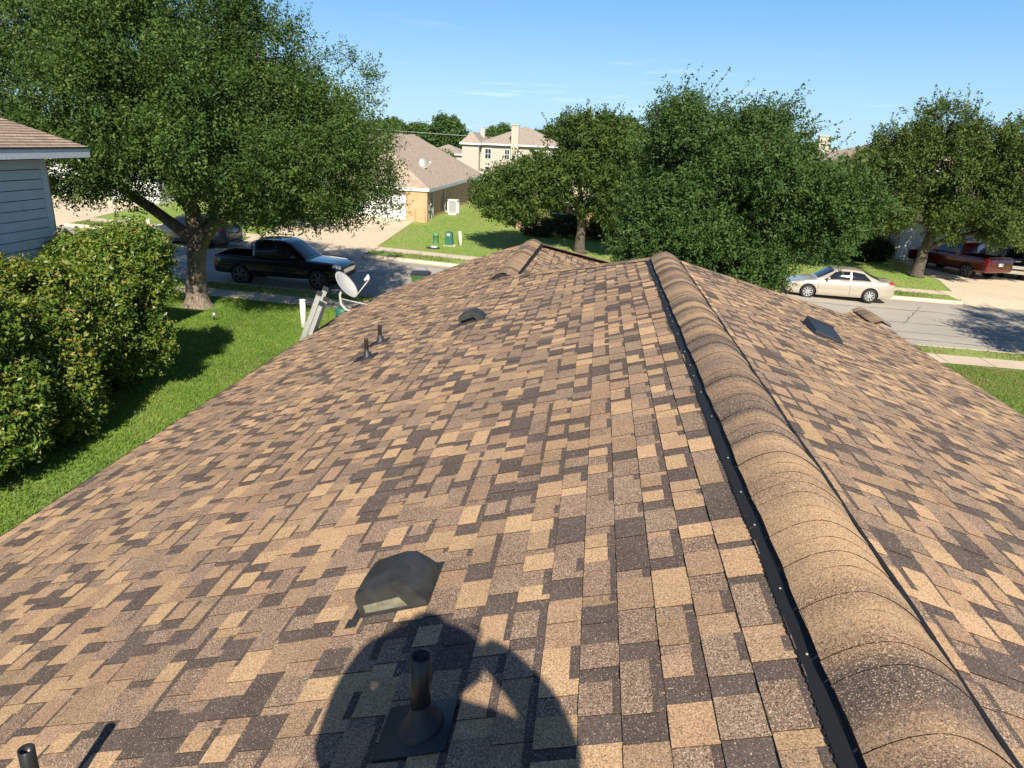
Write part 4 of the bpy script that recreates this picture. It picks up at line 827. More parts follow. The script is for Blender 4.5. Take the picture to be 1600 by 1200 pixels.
def window(t, o, x0, x1, z0, z1, y, axis='y', frame='white', sgn=-1):
    mb = MB(o); mg = MB(o); d = .05*sgn; w_ = .07
    for (a, b, c, e) in ((x0, x1, z0-w_, z0), (x0, x1, z1, z1+w_), (x0-w_, x0, z0-w_, z1+w_), (x1, x1+w_, z0-w_, z1+w_), ((x0+x1)/2-.025, (x0+x1)/2+.025, z0, z1), (x0, x1, (z0+z1)/2-.025, (z0+z1)/2+.025)):
        if axis == 'y': mb.box((a, min(y, y+d), c), (b, max(y, y+d), e))
        else: mb.box((min(y, y+d), a, c), (max(y, y+d), b, e))
    f = mb.build('window', M[frame], t)
    if axis == 'y': mg.box((x0, min(y, y+d*.4), z0), (x1, max(y, y+d*.4), z1))
    else: mg.box((min(y, y+d*.4), x0, z0), (max(y, y+d*.4), x1, z1))
    mg.build('pane', M['glass'], f)
def garage_door(t, o, x0, x1, z0, z1, y, m_='whitegar'):
    mb = MB(o); mb.box((x0, y-.03, z0), (x1, y+.05, z1)); n = 4; hh = (z1-z0)/n
    for j in range(n):
        k = 0; cw = (x1-x0)/8
        for i in range(8):
            mb.box((x0+i*cw+.06, y-.042, z0+j*hh+.08), (x0+(i+1)*cw-.06, y-.03, z0+(j+1)*hh-.08))
        if j: mb.box((x0, y-.033, z0+j*hh-.008), (x1, y-.028, z0+j*hh+.008))
    mb.build('garage_door', M[m_], t)
    mb = MB(o); w_ = .12
    for a, b, c, e in ((x0-w_, x0, z0, z1+w_), (x1, x1+w_, z0, z1+w_), (x0, x1, z1, z1+w_)): mb.box((a, y-.06, c), (b, y, e))
    mb.build('door_trim', M['white'], t)

# neighbour on the left with lapped siding (two storeys)
nx = -11.7; no_ = (-17, 5, g(-17)); t = thing('house', 'pale grey sided two storey house cut by the left edge', 'house', no_)
mb = MB(no_); z = g(-12)-.3; y0, y1 = -6, 14.72
while z < 5.28:
    z2 = min(z+.2, 5.28); mb.mesh([(nx+.03, y0, z+.016), (nx+.03, y1-.12, z+.016), (nx+.018, y1-.12, z2), (nx+.018, y0, z2), (nx-.01, y0, z+.016), (nx-.01, y1-.12, z+.016)], [(0, 1, 2, 3), (4, 5, 1, 0)]); z += .2
mb.build('siding_wall', M['siding'], t); mb = MB(no_); mb.box((-22, y0, g(-17)-.5), (nx-.012, y1, 5.28)); mb.build('lap_shade_backing', M['dark'], t)  # black box behind the board gaps stands in for shade under each lap
mb = MB(no_); mb.box((nx-.05, y1-.12, g(-12)-.3), (nx+.035, y1+.03, 5.28)); mb.build('corner_trim', M['trim'], t)
mb = MB(no_); mb.box((nx-.32, y1+.031, g(-12)-.3), (nx+.02, y1+.09, 5.2)); mb.build('brick_return', M['brick'], t)
ex = -11.12; ey = 15.42; ze = 5.5; pk = .50
A, B, C_, D = Vector((-22.6, -6.6, ze)), Vector((ex, -6.6, ze)), Vector((ex, ey, ze)), Vector((-22.6, ey, ze)); hw = (B.x-A.x)/2; r0 = Vector(((A.x+B.x)/2, -6.6+hw, ze+hw*pk)); r1 = Vector((r0.x, ey-hw, r0.z))
mb = MB(no_)
# slope facing us with stepped shingle courses
nrow = 60
for j in range(nrow):
    t0, t1 = j/nrow, (j+1)/nrow; p0, p1 = B.lerp(r0, t0), C_.lerp(r1, t0); q0, q1 = B.lerp(r0, t1), C_.lerp(r1, t1); u_ = Vector((.45, 0, .89))*.012
    mb.face([p0+u_, p1+u_, q1, q0]); mb.face([p0, p1, p1+u_, p0+u_])
    p0, p1 = C_.lerp(r1, t0), D.lerp(r1, t0); q0, q1 = C_.lerp(r1, t1), D.lerp(r1, t1); u_ = Vector((0, .45, .89))*.012
    mb.face([p0+u_, p1+u_, q1, q0])
mb.face([D, A, r0, r1]); mb.face([A, B, r0]); mb.face([p-Vector((0, 0, .03)) for p in (D, C_, B, A)]); mb.build('roof', M['roofL'], t)
mb = MB(no_); mb.box((ex-.02, -6.6, ze-.21), (ex+.012, ey+.015, ze-.028)); mb.box((-22.6, ey-.02, ze-.21), (ex-.021, ey+.012, ze-.028)); mb.build('fascia', M['trim'], t)
mb = MB(no_); mb.box((ex-.02, -6.6, ze-.026), (ex+.03, ey+.03, ze+.012)); mb.build('drip_edge', M['greymetal'], t)
mb = MB(no_); mb.box((-22.5, -6.5, ze-.2), (ex-.03, ey-.03, ze-.17)); mb.build('soffit', M['trim'], t)
mb = MB(no_); mb.tube([(nx+.06, 11.05, 3.0), (nx+.06, 11.05, .5)], .02, 8); mb.box((nx+.02, 10.98, 3.0), (nx+.1, 11.12, 3.12)); mb.build('cable_conduit', M['trim'], t)

# garage house across the street
t, o, wl, rf = hip_house('house', 'brick house with white garage door and tan hip roof across the street', -22.6, -12.0+.0, 50.9, 74.5, 2.62, 6.15, 'brick', 'roofA', 'y', .45)
garage_door(t, o, -18.4, -13.35, g(-15)-.02, 2.15, 50.88)
mb = MB(o); mb.box((-13.22, 50.55, g(-12)-.3), (-11.7, 50.98, 2.5)); mb.build('brick_pier', M['brickorange'], t)
mb = MB(o)
for xx in (-12.75, -12.05):   # cut stumps of buttresses at the pier foot
    mb.mesh([(xx-.28, 50.5, g(-12)-.05), (xx+.28, 50.3, g(-12)-.05), (xx+.32, 50.54, g(-12)-.05), (xx-.24, 50.54, g(-12)-.05), (xx-.2, 50.5, 1.35), (xx+.2, 50.45, 1.25), (xx+.2, 50.54, 1.25), (xx-.2, 50.54, 1.35)], [(0, 1, 5, 4), (1, 2, 6, 5), (3, 0, 4, 7), (4, 5, 6, 7), (2, 3, 7, 6)])
mb.build('pier_foot', M['brickorange'], t)
for yy in (53.2, 57.5): mb = MB(o); mb.tube([(-11.9, yy, 2.45), (-11.86, yy, g(-12))], .05, 8); mb.build('downspout', M['trim'], t, True)
mb = MB(o); mb.box((-11.99, 51.7, 1.0), (-11.82, 52.2, 1.75)); mb.tube([(-11.9, 51.95, 1.0), (-11.9, 51.95, g(-12))], .05, 8); mb.tube([(-11.9, 51.95, 1.75), (-11.9, 51.95, 2.5)], .04, 8); mb.lathe([(.001, 1.4), (.1, 1.4), (.1, 1.52)], (-11.8, 51.95, 0), n=12); mb.build('electric_meter', M['dishgrey'], t)
mb = MB(o); mb.box((-11.99, 52.7, .75), (-11.85, 53.0, 1.2)); mb.tube([(-11.9, 52.85, .75), (-11.9, 52.85, g(-12))], .03, 8); mb.build('cable_box', M['dishgrey'], t)
mb = MB(o); mb.box((-12.02, 50.94, 2.36), (-11.54, 74.9, 2.42)); mb.box((-11.6, 50.6, 2.5), (-11.52, 74.9, 2.62)); mb.build('gutter', M['trim'], t)
# old dish on that roof
c = Vector((-13.4, 56.5, 3.75)); q = thing('satellite_dish', 'small old satellite dish on the tan roof across the street', 'satellite dish', tuple(c)); mb = MB(tuple(c)); n = 20; nr = Vector((.6, -.7, .35)).normalized(); ax = nr.cross(Vector((0, 0, 1))).normalized(); ay = ax.cross(nr)
cc = c+Vector((0, 0, .3)); vs = [cc-nr*.05]+[cc+ax*.33*math.cos(2*math.pi*k/n)+ay*.4*math.sin(2*math.pi*k/n) for k in range(n)]; vs += [cc-nr*.07]+[v-nr*.02 for v in vs[1:]]
mb.mesh(vs, [(0, 1+k, 1+(k+1) % n) for k in range(n)]+[(n+1, n+2+(k+1) % n, n+2+k) for k in range(n)]+[(1+k, n+2+k, n+2+(k+1) % n, 1+(k+1) % n) for k in range(n)]); mb.build('reflector', M['dishgrey'], q, True)
mb = MB(tuple(c)); mb.tube([c-Vector((0, 0, .25)), c+Vector((0, 0, .3))-nr*.08], .03, 8); mb.build('mast', M['dishgrey'], q)
mb = MB(tuple(c)); f_ = cc+nr*.45+Vector((.35, 0, -.1)); mb.tube([cc-ay*.38, f_], .02, 6); mb.tube([f_, f_+Vector((0, 0, .15))], .08, 8); mb.build('feed', M['white'], q)
# air conditioner
x, y = -11.1, 57.0; z = g(x); q = thing('air_conditioner', 'white louvred air conditioner unit beside the brick wall', 'air conditioner', (x, y, z)); o2 = (x, y, z); q.scale = (.82, .82, .86)
mb = MB(o2)
for sx_ in (-1, 1):
    for sy_ in (-1, 1): mb.box((x+sx_*.42-.06, y+sy_*.42-.06, z+.05), (x+sx_*.42+.06, y+sy_*.42+.06, z+1.3))
mb.box((x-.48, y-.48, z+1.22), (x+.48, y+.48, z+1.34)); mb.box((x-.48, y-.48, z+.02), (x+.48, y+.48, z+.16)); mb.build('cabinet', M['white'], q)
mb = MB(o2); mb.box((x-.4, y-.4, z+.14), (x+.4, y+.4, z+1.24)); mb.build('coil', M['alu'], q)
mb = MB(o2)
for k in range(13): mb.box((x-.43, y-.43, z+.2+k*.078), (x+.43, y+.43, z+.215+k*.078))
mb.build('louvre', M['trim'], q)
mb = MB(o2); mb.tube([(x-.4, y, z+.3), (x-.8, y-.1, z+.25)], .03, 6); mb.build('pipe', M['cream2'], q)

# white garage house on the far left
t, o, wl, rf = hip_house('house', 'white fronted garage house behind the driveway on the far left', -42, -30.0, 48.2, 62, 3.6, 7.2, 'whitegar', 'roofB', 'x', .45)
garage_door(t, o, -37.2, -31.4, g(-35), 3.05, 48.15); window(t, o, -41.2, -39.9, 1.9, 3.0, 48.2)
# two storey cream house far off
t, o, wl, rf = hip_house('house', 'distant cream two storey house with chimney behind the trees', -16.9, -5.5, 106, 118, 5.45, 8.05, 'cream', 'roofB', 'x', .5)
window(t, o, -16.2, -15.4, 3.4, 4.7, 106); window(t, o, -13.4, -12.8, 3.4, 4.7, 106); window(t, o, -9.5, -8.2, 3.4, 4.7, 106); window(t, o, -16.2, -15, .8, 2.3, 106)
mb = MB(o); mb.box((-12.5, 105.2, g(-12)-.3), (-11.5, 106.0, 7.95)); mb.box((-12.6, 105.1, 7.95), (-11.4, 106.6, 8.08)); mb.box((-12.4, 106.01, 5.4), (-11.6, 106.5, 7.95)); mb.build('chimney', M['cream'], t)
t, o, wl, rf = hip_house('house', 'distant cream two storey wing left of the chimney house with lower roof', -19.3, -16.95, 104.8, 116, 5.4, 6.9, 'cream', 'roofB', 'y', .35); mb = MB(o); mb.box((-17.9, 112, 6.0), (-17.3, 112.6, 7.5)); mb.build('flue', M['cream'], rf)
t, o, wl, rf = hip_house('house', 'tiny far house with grey roof beside the tall round tree', -28.6, -22.4, 122, 130, 3.5, 4.9, 'cream', 'roofB', 'x', .4); window(t, o, -26.5, -25.2, 1.4, 2.6, 122)
t, o, wl, rf = hip_house('house', 'cream gabled house end beyond the tan hip roof', -13.6, -8, 84, 92, 2.5, 3.6, 'cream', 'roofA', 'x', .3); window(t, o, -12.8, -11.9, .9, 2.0, 84)
# brick house behind the hedge
t, o, wl, rf = hip_house('house', 'dark brick house in tree shade behind the clipped hedge', -5.5, 11.5, 51.2, 63, 2.35, 5.0, 'brick', 'roofA', 'x', .5)
window(t, o, -3.2, -1.6, .75, 2.0, 51.2); window(t, o, 3.2, 4.8, .75, 2.0, 51.2); window(t, o, 7.2, 8.8, .75, 2.0, 51.2)
mb = MB(o); mb.box((.3, 51.1, g(0)), (1.3, 51.19, 2.05)); dd = mb.build('door', M['pink'], t); mb = MB(o); mb.lathe([(.001, 0), (.04, 0), (.04, .06)], (1.2, 51.02, 1.0), 'Y', 10); mb.build('handle', M['chrome'], dd)
# two storey house on the right
t, o, wl, rf = hip_house('house', 'two storey house with white fascia hidden behind the trees on the right', 16.0, 31, 53, 63, 5.45, 7.35, 'cream', 'roofA', 'x', .6)
garage_door(t, o, 20.9, 25.9, g(23), 1.75, 52.98); window(t, o, 17.0, 18.4, 3.2, 4.6, 53); window(t, o, 21.5, 23.0, 3.2, 4.6, 53); window(t, o, 27, 28.5, 3.2, 4.6, 53); window(t, o, 27.2, 28.8, .4, 1.6, 53)
mb = MB(o); mb.mesh([(19.6, 52.2, 2.3), (31.4, 52.2, 2.3), (31.4, 53, 2.75), (19.6, 53, 2.75)], [(0, 1, 2, 3), (3, 2, 1, 0)]); mb.box((19.6, 52.18, 2.1), (31.4, 52.2, 2.3)); mb.build('porch_roof', M['roofA'], t)
t, o, wl, rf = hip_house('house', 'far house whose cream chimney shows above the dense oak', 20, 33, 90, 100, 4.2, 6.6, 'cream', 'roofB', 'x', .4); mb = MB(o); mb.box((24.3, 89.2, 4), (25.4, 90.2, 7.9)); mb.box((24.2, 89.1, 7.9), (25.5, 90.3, 8.02)); mb.build('chimney', M['cream'], rf)
window(t, o, 26.5, 28, .9, 2.2, 90)
# power line far away
q = thing('power_line', 'thin pale power line crossing the far horizon', 'power line', (-60, 120, 1.3)); oo = (-60, 120, 1.3)
for px in (-60, 62): mb = MB(oo); mb.tube([(px, 120, g(px)-.3), (px, 120, 9.2)], [.16, .11], 10); mb.box((px-.9, 119.95, 7.9), (px+.9, 120.05, 8.05)); mb.build('pole', M['wood'], q)
mb = MB(oo); 
for zz in (0,): mb.tube([(-60+122*k/24, 120, 7.75+zz-1.6*(1-(k/12-1)**2)) for k in range(25)], .035, 5)
mb.build('cable', M['wire'], q)

# bird
c = Vector((1.5, 22.2, 6.95)); q = thing('bird', 'black bird perched on the upper left of the dense oak', 'bird', tuple(c)); mb = MB(tuple(c))
mb.tube([c+Vector((.06, 0, -.17)), c+Vector((.035, 0, -.08)), c+Vector((0, 0, .0)), c+Vector((-.03, 0, .08)), c+Vector((-.045, 0, .12)), c+Vector((-.06, 0, .155)), c+Vector((-.075, 0, .165))], [.012, .03, .055, .048, .026, .03, .018], 12); mb.tube([c+Vector((-.075, 0, .163)), c+Vector((-.12, 0, .155))], [.012, .002], 6)
mb.build('body', M['feather'], q, True)
mb = MB(tuple(c)); mb.box((c.x+.02, c.y-.02, c.z-.27), (c.x+.075, c.y+.02, c.z-.12)); mb.tube([c+Vector((-.0, -.02, -.04)), c+Vector((-.0, -.02, -.12))], .006, 5); mb.build('tail', M['feather'], q)

# ------------------------------------------------------------------ cars
def hermite(tab, x):
    xs = [r[0] for r in tab]
    if x <= xs[0]: return list(tab[0][1:])
    if x >= xs[-1]: return list(tab[-1][1:])
    i = max(k for k in range(len(xs)-1) if xs[k] <= x); t = (x-xs[i])/(xs[i+1]-xs[i]); out = []
    for c in range(1, len(tab[0])):
        y0, y1 = tab[i][c], tab[i+1][c]; h = xs[i+1]-xs[i]; s = (y1-y0)/h
        def sl(a, b): return (tab[b][c]-tab[a][c])/(xs[b]-xs[a])
        m0 = s if i == 0 else (0 if sl(i-1, i)*s <= 0 else 2*sl(i-1, i)*s/(sl(i-1, i)+s)); m1 = s if i+2 > len(xs)-1 else (0 if sl(i+1, i+2)*s <= 0 else 2*sl(i+1, i+2)*s/(sl(i+1, i+2)+s))
        out.append((2*t**3-3*t*t+1)*y0+(t**3-2*t*t+t)*h*m0+(-2*t**3+3*t*t)*y1+(t**3-t*t)*h*m1)
    return out
CS = [(0, 0), (.8, 0), (.95, .04), (1.0, .16), (1.0, .42), (.995, .60), (.975, .80), (.93, .93), (.82, .99), (.5, 1.01), (0, 1.03)]
def bsurf(sp, x, k, side):
    zl, zt, w_ = hermite(sp['body'], x); f = k*(len(CS)-1); i = min(int(f), len(CS)-2); f -= i; a, b = CS[i], CS[i+1]; yy = a[0]+(b[0]-a[0])*f; zz = a[1]+(b[1]-a[1])*f
    return Vector((x, side*w_*yy, zl+(zt-zl)*zz))
def kz(sp, x, z):
    zl, zt, w_ = hermite(sp['body'], x); fz = (z-zl)/(zt-zl)
    for i in range(2, len(CS)-1):
        if CS[i][1] <= fz <= CS[i+1][1]: return (i+(fz-CS[i][1])/(CS[i+1][1]-CS[i][1]))/(len(CS)-1)
    return .2 if fz < .1 else .8
def gsurf(sp, x, k, side):   # greenhouse: k 0..1 bottom to roof centre
    zb, zr, wb, wr = hermite(sp['gh'], x); P = [(wb, zb), (wb*.62+wr*.38, zb+(zr-zb)*.45), (wr+.035, zr-.1*min(1, (zr-zb)/.35)), (wr-.03, zr-.025), (wr*.6, zr), (0, zr+.015)]
    f = k*(len(P)-1); i = min(int(f), len(P)-2); f -= i; return Vector((x, side*(P[i][0]+(P[i+1][0]-P[i][0])*f), P[i][1]+(P[i+1][1]-P[i][1])*f))
def patch(sf, sp, x0, x1, k0, k1, side, off_, mb, nx_=8, nk_=5, quad=None):
    vs = []
    for i in range(nx_+1):
        for j in range(nk_+1):
            u, v = i/nx_, j/nk_
            if quad:
                x = (quad[0][0]*(1-u)+quad[1][0]*u)*(1-v)+(quad[3][0]*(1-u)+quad[2][0]*u)*v; k = (quad[0][1]*(1-u)+quad[1][1]*u)*(1-v)+(quad[3][1]*(1-u)+quad[2][1]*u)*v
            else: x = x0+(x1-x0)*u; k = k0+(k1-k0)*v
            p = sf(sp, x, k, side); e = .01; dx = sf(sp, x+e, k, side)-sf(sp, x-e, k, side); dk = sf(sp, x, min(1, k+e), side)-sf(sp, x, max(0, k-e), side); n_ = dx.cross(dk)
            if n_.length < 1e-9: n_ = Vector((0, side, 0))
            n_.normalize()
            if n_.y*side < -1e-3 or (abs(n_.y) < 1e-3 and n_.z < 0): n_ = -n_
            vs.append(p+n_*off_)
    mb.mesh(vs, [(i*(nk_+1)+j, (i+1)*(nk_+1)+j, (i+1)*(nk_+1)+j+1, i*(nk_+1)+j+1) for i in range(nx_) for j in range(nk_)])
def loft(sf, sp, xs, nk_, mat_, name, parent=None):
    vs = []; fs = []; K = [j/nk_ for j in range(nk_+1)]
    for x in xs:
        for j in range(nk_+1): vs.append(sf(sp, x, K[j], 1))
        for j in range(nk_-1, 0 if K[0] == 0 and sf is bsurf else -1, -1): vs.append(sf(sp, x, K[j], -1))
    n = len(vs)//len(xs)
    for i in range(len(xs)-1):
        for j in range(n): fs.append((i*n+j, i*n+(j+1) % n, (i+1)*n+(j+1) % n, (i+1)*n+j))
    fs.append(tuple(range(n-1, -1, -1))); fs.append(tuple(range((len(xs)-1)*n, len(xs)*n)))
    mb = MB(); mb.mesh(vs, fs); return mb.build(name, mat_, parent, True)
def make_wheel(t, x, y, r, wd, spokes, rimm, side):
    mb = MB(); h = wd/2; mb.lathe([(r*.66, -h*.9), (r*.8, -h), (r*.95, -h*.92), (r, -h*.6), (r, h*.6), (r*.95, h*.92), (r*.8, h), (r*.66, h*.9)], (x, y, r), 'Y', 32); wh = mb.build('wheel', M['tyre'], t, True)
    mb = MB(); s = side; R1 = r*.68
    mb.lathe([(R1, y-h*.9), (R1, y+s*h*.98), (R1*.93, y+s*h*.98), (R1*.9, y+s*h*.5)], (x, 0, r), 'Y', 32)
    mb.lathe([(.001, y+s*h*.9), (R1*.2, y+s*h*.9), (R1*.24, y+s*h*.7)], (x, 0, r), 'Y', 16)
    for k in range(spokes):
        a = 2*math.pi*k/spokes; ca, sa = math.cos(a), math.sin(a); w0, w1 = R1*.09, R1*.13*(8/spokes)**.5
        def P(rr, ww, yy): return (x+ca*rr-sa*ww, yy, r+sa*rr+ca*ww)
        ya, yb = y+s*h*.88, y+s*h*.5
        vs = [P(R1*.12, -w0, ya), P(R1*.12, w0, ya), P(R1*.95, w1, y+s*h*.8), P(R1*.95, -w1, y+s*h*.8), P(R1*.12, -w0, yb), P(R1*.12, w0, yb), P(R1*.95, w1, yb), P(R1*.95, -w1, yb)]
        mb.mesh(vs, [(0, 1, 2, 3), (0, 4, 5, 1), (3, 2, 6, 7), (0, 3, 7, 4), (1, 5, 6, 2)])
    mb.build('rim', M[rimm], wh)
    mb = MB(); mb.lathe([(.001, y+s*h*.3), (R1*.92, y+s*h*.3)], (x, 0, r), 'Y', 24); mb.build('brake_disc', M['dark'], wh)
def cut(o, cutters):
    for c in cutters:
        md = o.modifiers.new('b', 'BOOLEAN'); md.operation = 'DIFFERENCE'; md.object = c; md.solver = 'EXACT'
    par = o.parent; o.parent = None; bpy.context.view_layer.update()
    dg = bpy.context.evaluated_depsgraph_get(); me = bpy.data.meshes.new_from_object(o.evaluated_get(dg)); o.modifiers.clear(); o.data = me; me.name = 'body'; o.parent = par
    me.set_sharp_from_angle(angle=R(38))
    for c in cutters: bpy.data.objects.remove(c)
def vehicle(name, label, cat, loc, rz, sp):
    t = thing(name, label, cat, loc, rz); xs0, xs1 = sp['body'][0][0], sp['body'][-1][0]; n = 64; xs = [xs0+(xs1-xs0)*(.5-.5*math.cos(math.pi*i/n)) for i in range(n+1)]
    body = loft(bsurf, sp, xs, 20, M[sp['paint']], 'body', t); r = sp['r']; cs = []; cm = MB()
    for ax_ in sp['axles']:
        for s in (-1, 1):
            W_ = sp['W']/2; cm.tube([(ax_, s*(W_-.30), r), (ax_, s*(W_+.2), r)], r+.055, 32)
    cs.append(cm.build('cutter', M['dark']))
    if 'bed' in sp:
        a, b, z0 = sp['bed']; mb = MB(); mb.box((a, -sp['W']/2+.1, z0), (b, sp['W']/2-.1, 2.5)); cs.append(mb.build('cutter', M['dark']))
    cut(body, cs)
    gx = [sp['gh'][0][0]+(sp['gh'][-1][0]-sp['gh'][0][0])*i/40 for i in range(41)]
    cab = loft(gsurf, sp, gx, 15, M[sp['paint']], 'cabin', t)
    for (quad, nm) in sp['side']:
        for s in (-1, 1): mb = MB(); patch(gsurf, sp, 0, 0, 0, 0, s, .008, mb, 10, 5, quad); mb.build(nm, M['carglass'], t, True)
    for (x0, x1, nm) in sp['screens']:
        mb = MB()
        for s in (-1, 1): patch(gsurf, sp, x0, x1, .50, 1.0, s, .010, mb, 10, 8)
        mb.build(nm, M['carglass'], t, True)
    for ax_ in sp['axles']:
        for s in (-1, 1):
            make_wheel(t, ax_, s*(sp['W']/2-.115), r, .22, sp.get('spokes', 9), sp.get('rim', 'rim'), s)
            mb = MB(); mb.tube([(ax_, s*(sp['W']/2-.29), r), (ax_, s*(sp['W']/2-.27), r)], r+.054, 28); mb.build('arch_liner', M['dark'], t)
    for s in (-1, 1):
        # door seams and handles
        for x in sp['seams']: mb = MB(); patch(bsurf, sp, x-.007, x+.007, .26, .79, s, .003, mb, 1, 10); mb.build('door_seam', M['dark'], t)
        mb = MB(); patch(bsurf, sp, sp['axles'][1]+r+.12, sp['axles'][0]-r-.12, .20, .27, s, .004, mb, 12, 2); mb.build('sill_trim', M[sp.get('sill', sp['paint'])], t, True)
        if sp.get('strip'): mb = MB(); patch(bsurf, sp, sp['axles'][1]+r+.1, sp['axles'][0]-r-.1, .42, .45, s, .012, mb, 12, 2); mb.build('side_moulding', M[sp['paint']], t, True)
        for x in sp['handles']: mb = MB(); p = bsurf(sp, x, .70, s); mb.box((x-.09, p.y-.02, p.z-.014), (x+.09, p.y+.03*1, p.z+.014)) if s > 0 else mb.box((x-.09, p.y-.03, p.z-.014), (x+.09, p.y+.02, p.z+.014)); mb.build('door_handle', M[sp.get('handlem', sp['paint'])], t)
        mx_, mz_ = sp['mirror']; yw = hermite(sp['gh'], mx_)[2]; mb = MB(); mb.tube([(mx_, s*(yw-.02), mz_), (mx_-.02, s*(yw+.10), mz_+.03)], .03, 8); mb.tube([(mx_+.05, s*(yw+.17), mz_+.05), (mx_-.0, s*(yw+.17), mz_+.05), (mx_-.06, s*(yw+.17), mz_+.05)], [.05, .085, .08], 12); mb.build('mirror', M[sp['paint']], t, True)
        x0, x1, k0, k1 = sp['head']; mb = MB(); patch(bsurf, sp, x0, x1, k0, k1, s, .010, mb, 8, 5); mb.build('headlight', M['lamp'], t, True)
        x0, x1, k0, k1 = sp['tail']; mb = MB(); patch(bsurf, sp, x0, x1, k0, k1, s, .010, mb, 8, 5); mb.build('taillight', M['tail'], t, True)
    # bumper / grille bands around the nose and tail
    fx = xs1; zl, zt, w_ = hermite(sp['body'], fx); mb = MB(); mb.box((fx-.02, -w_*.72, zl+(zt-zl)*.50), (fx+.014, w_*.72, zl+(zt-zl)*.90)); mb.build('grille', M[sp.get('grillem', 'dark')], t)
    mb = MB(); mb.box((fx-.02, -w_*.9, zl+(zt-zl)*.06), (fx+.012, w_*.9, zl+(zt-zl)*.28)); mb.build('lower_intake', M['dark'], t)
    rx = xs0; zl, zt, w_ = hermite(sp['body'], rx); zp = sp.get('platez', zl+(zt-zl)*.5); mb = MB(); mb.box((rx-.016, -.16, zp-.08), (rx+.02, .16, zp+.08)); pl = mb.build('number_plate', M['plate'], t)
    mb = MB(); rnd = random.Random(len(label))
    for i, k in enumerate((-.125, -.085, -.045, .005, .045, .085)):
        # simple strokes in the place of the unreadable characters
        mb.box((rx-.019, k, zp-.04), (rx-.0165, k+.008, zp+.04)); mb.box((rx-.019, k+.0085, zp+(.03 if i % 2 else -.005)), (rx-.0165, k+.026, zp+(.04 if i % 2 else .005)))
    mb.build('plate_character', M['plateink'], pl)
    return t
SEDAN = dict(W=1.82, r=.325, axles=(1.42, -1.32), paint='gold', spokes=9,
    body=[(-2.42, .42, .80, .62), (-2.38, .30, .92, .70), (-2.25, .25, .985, .79), (-1.95, .21, 1.0, .87), (-1.5, .19, .985, .90), (-.6, .18, .965, .91), (.4, .18, .955, .91), (.95, .18, .93, .905), (1.5, .18, .86, .895), (2.0, .19, .76, .85), (2.25, .22, .69, .77), (2.36, .28, .62, .67), (2.40, .34, .56, .58)],
    gh=[(-1.85, .93, .985, .74, .66), (-1.35, .93, 1.20, .80, .63), (-.95, .93, 1.40, .85, .62), (-.4, .93, 1.455, .86, .63), (.05, .93, 1.45, .86, .63), (.35, .93, 1.385, .85, .63), (.8, .90, 1.12, .80, .66), (1.12, .88, .945, .76, .70)],
    side=[([(-.36, .05), (.80, .04), (.30, .39), (-.36, .40)], 'side_window'), ([(-1.34, .07), (-.43, .05), (-.43, .40), (-.98, .38)], 'side_window')],
    screens=[(.36, 1.02, 'windscreen'), (-1.72, -.98, 'rear_window')], seams=(1.0, -.40), handles=(-.22, -1.12), mirror=(.62, .97), head=(2.02, 2.34, .62, .76), tail=(-2.37, -2.10, .66, .79), strip=True, platez=.72)
sp = dict(SEDAN)
vehicle('parked_sedan', 'champagne gold sedan parked at the far kerb on the right', 'car', (11.7, 36.1-.12, g(11.7)+RZ), R(180-5), sp)
sp = dict(SEDAN); sp.update(paint='cgrey', strip=False, spokes=10, W=1.82)
vehicle('parked_sedan', 'gunmetal grey sedan parked at the far kerb behind the oak trunk', 'car', (-19.95, 34.55, g(-19.95)+RZ), R(180-6), sp)
PICK = dict(W=1.86, r=.385, axles=(1.62, -1.58), paint='cblack', spokes=6, rim='rimd', sill='dark', handlem='dark', bed=(-2.5, -1.02, .62),
    body=[(-2.66, .50, 1.06, .84), (-2.62, .44, 1.14, .89), (-2.4, .40, 1.16, .92), (-1.2, .38, 1.15, .92), (-.2, .36, 1.13, .925), (.7, .36, 1.12, .925), (1.0, .36, 1.10, .92), (1.5, .36, 1.07, .92), (2.1, .36, 1.03, .90), (2.38, .38, .97, .86), (2.50, .42, .90, .80), (2.54, .48, .84, .74)],
    gh=[(-1.02, 1.08, 1.70, .86, .64), (-.9, 1.08, 1.76, .86, .65), (-.3, 1.08, 1.79, .87, .66), (.1, 1.08, 1.78, .87, .66), (.38, 1.07, 1.69, .86, .67), (.8, 1.05, 1.38, .84, .70), (1.14, 1.03, 1.12, .81, .75)],
    side=[([(-.18, .07), (.78, .06), (.32, .37), (-.18, .39)], 'side_window'), ([(-.93, .08), (-.25, .07), (-.25, .39), (-.90, .37)], 'side_window')],
    screens=[(.40, 1.08, 'windscreen')], seams=(1.05, -.21, -1.0), handles=(-.05, -.85), mirror=(.72, 1.16), head=(2.2, 2.5, .62, .80), tail=(-2.65, -2.5, .45, .78), grillem='chrome', platez=.60)
pk_ = vehicle('pickup_truck', 'black crew cab pickup parked in tree shade at the near kerb', 'pickup truck', (-12.05, 27.65, g(-12.05)+RZ), R(-2), PICK)
mb = MB(); mb.tube([(-1.08, -.72, 1.18), (-1.08, -.72, 1.62), (-1.08, .72, 1.62), (-1.08, .72, 1.18)], .03, 8); mb.build('roll_bar', M['dark'], pk_, True)
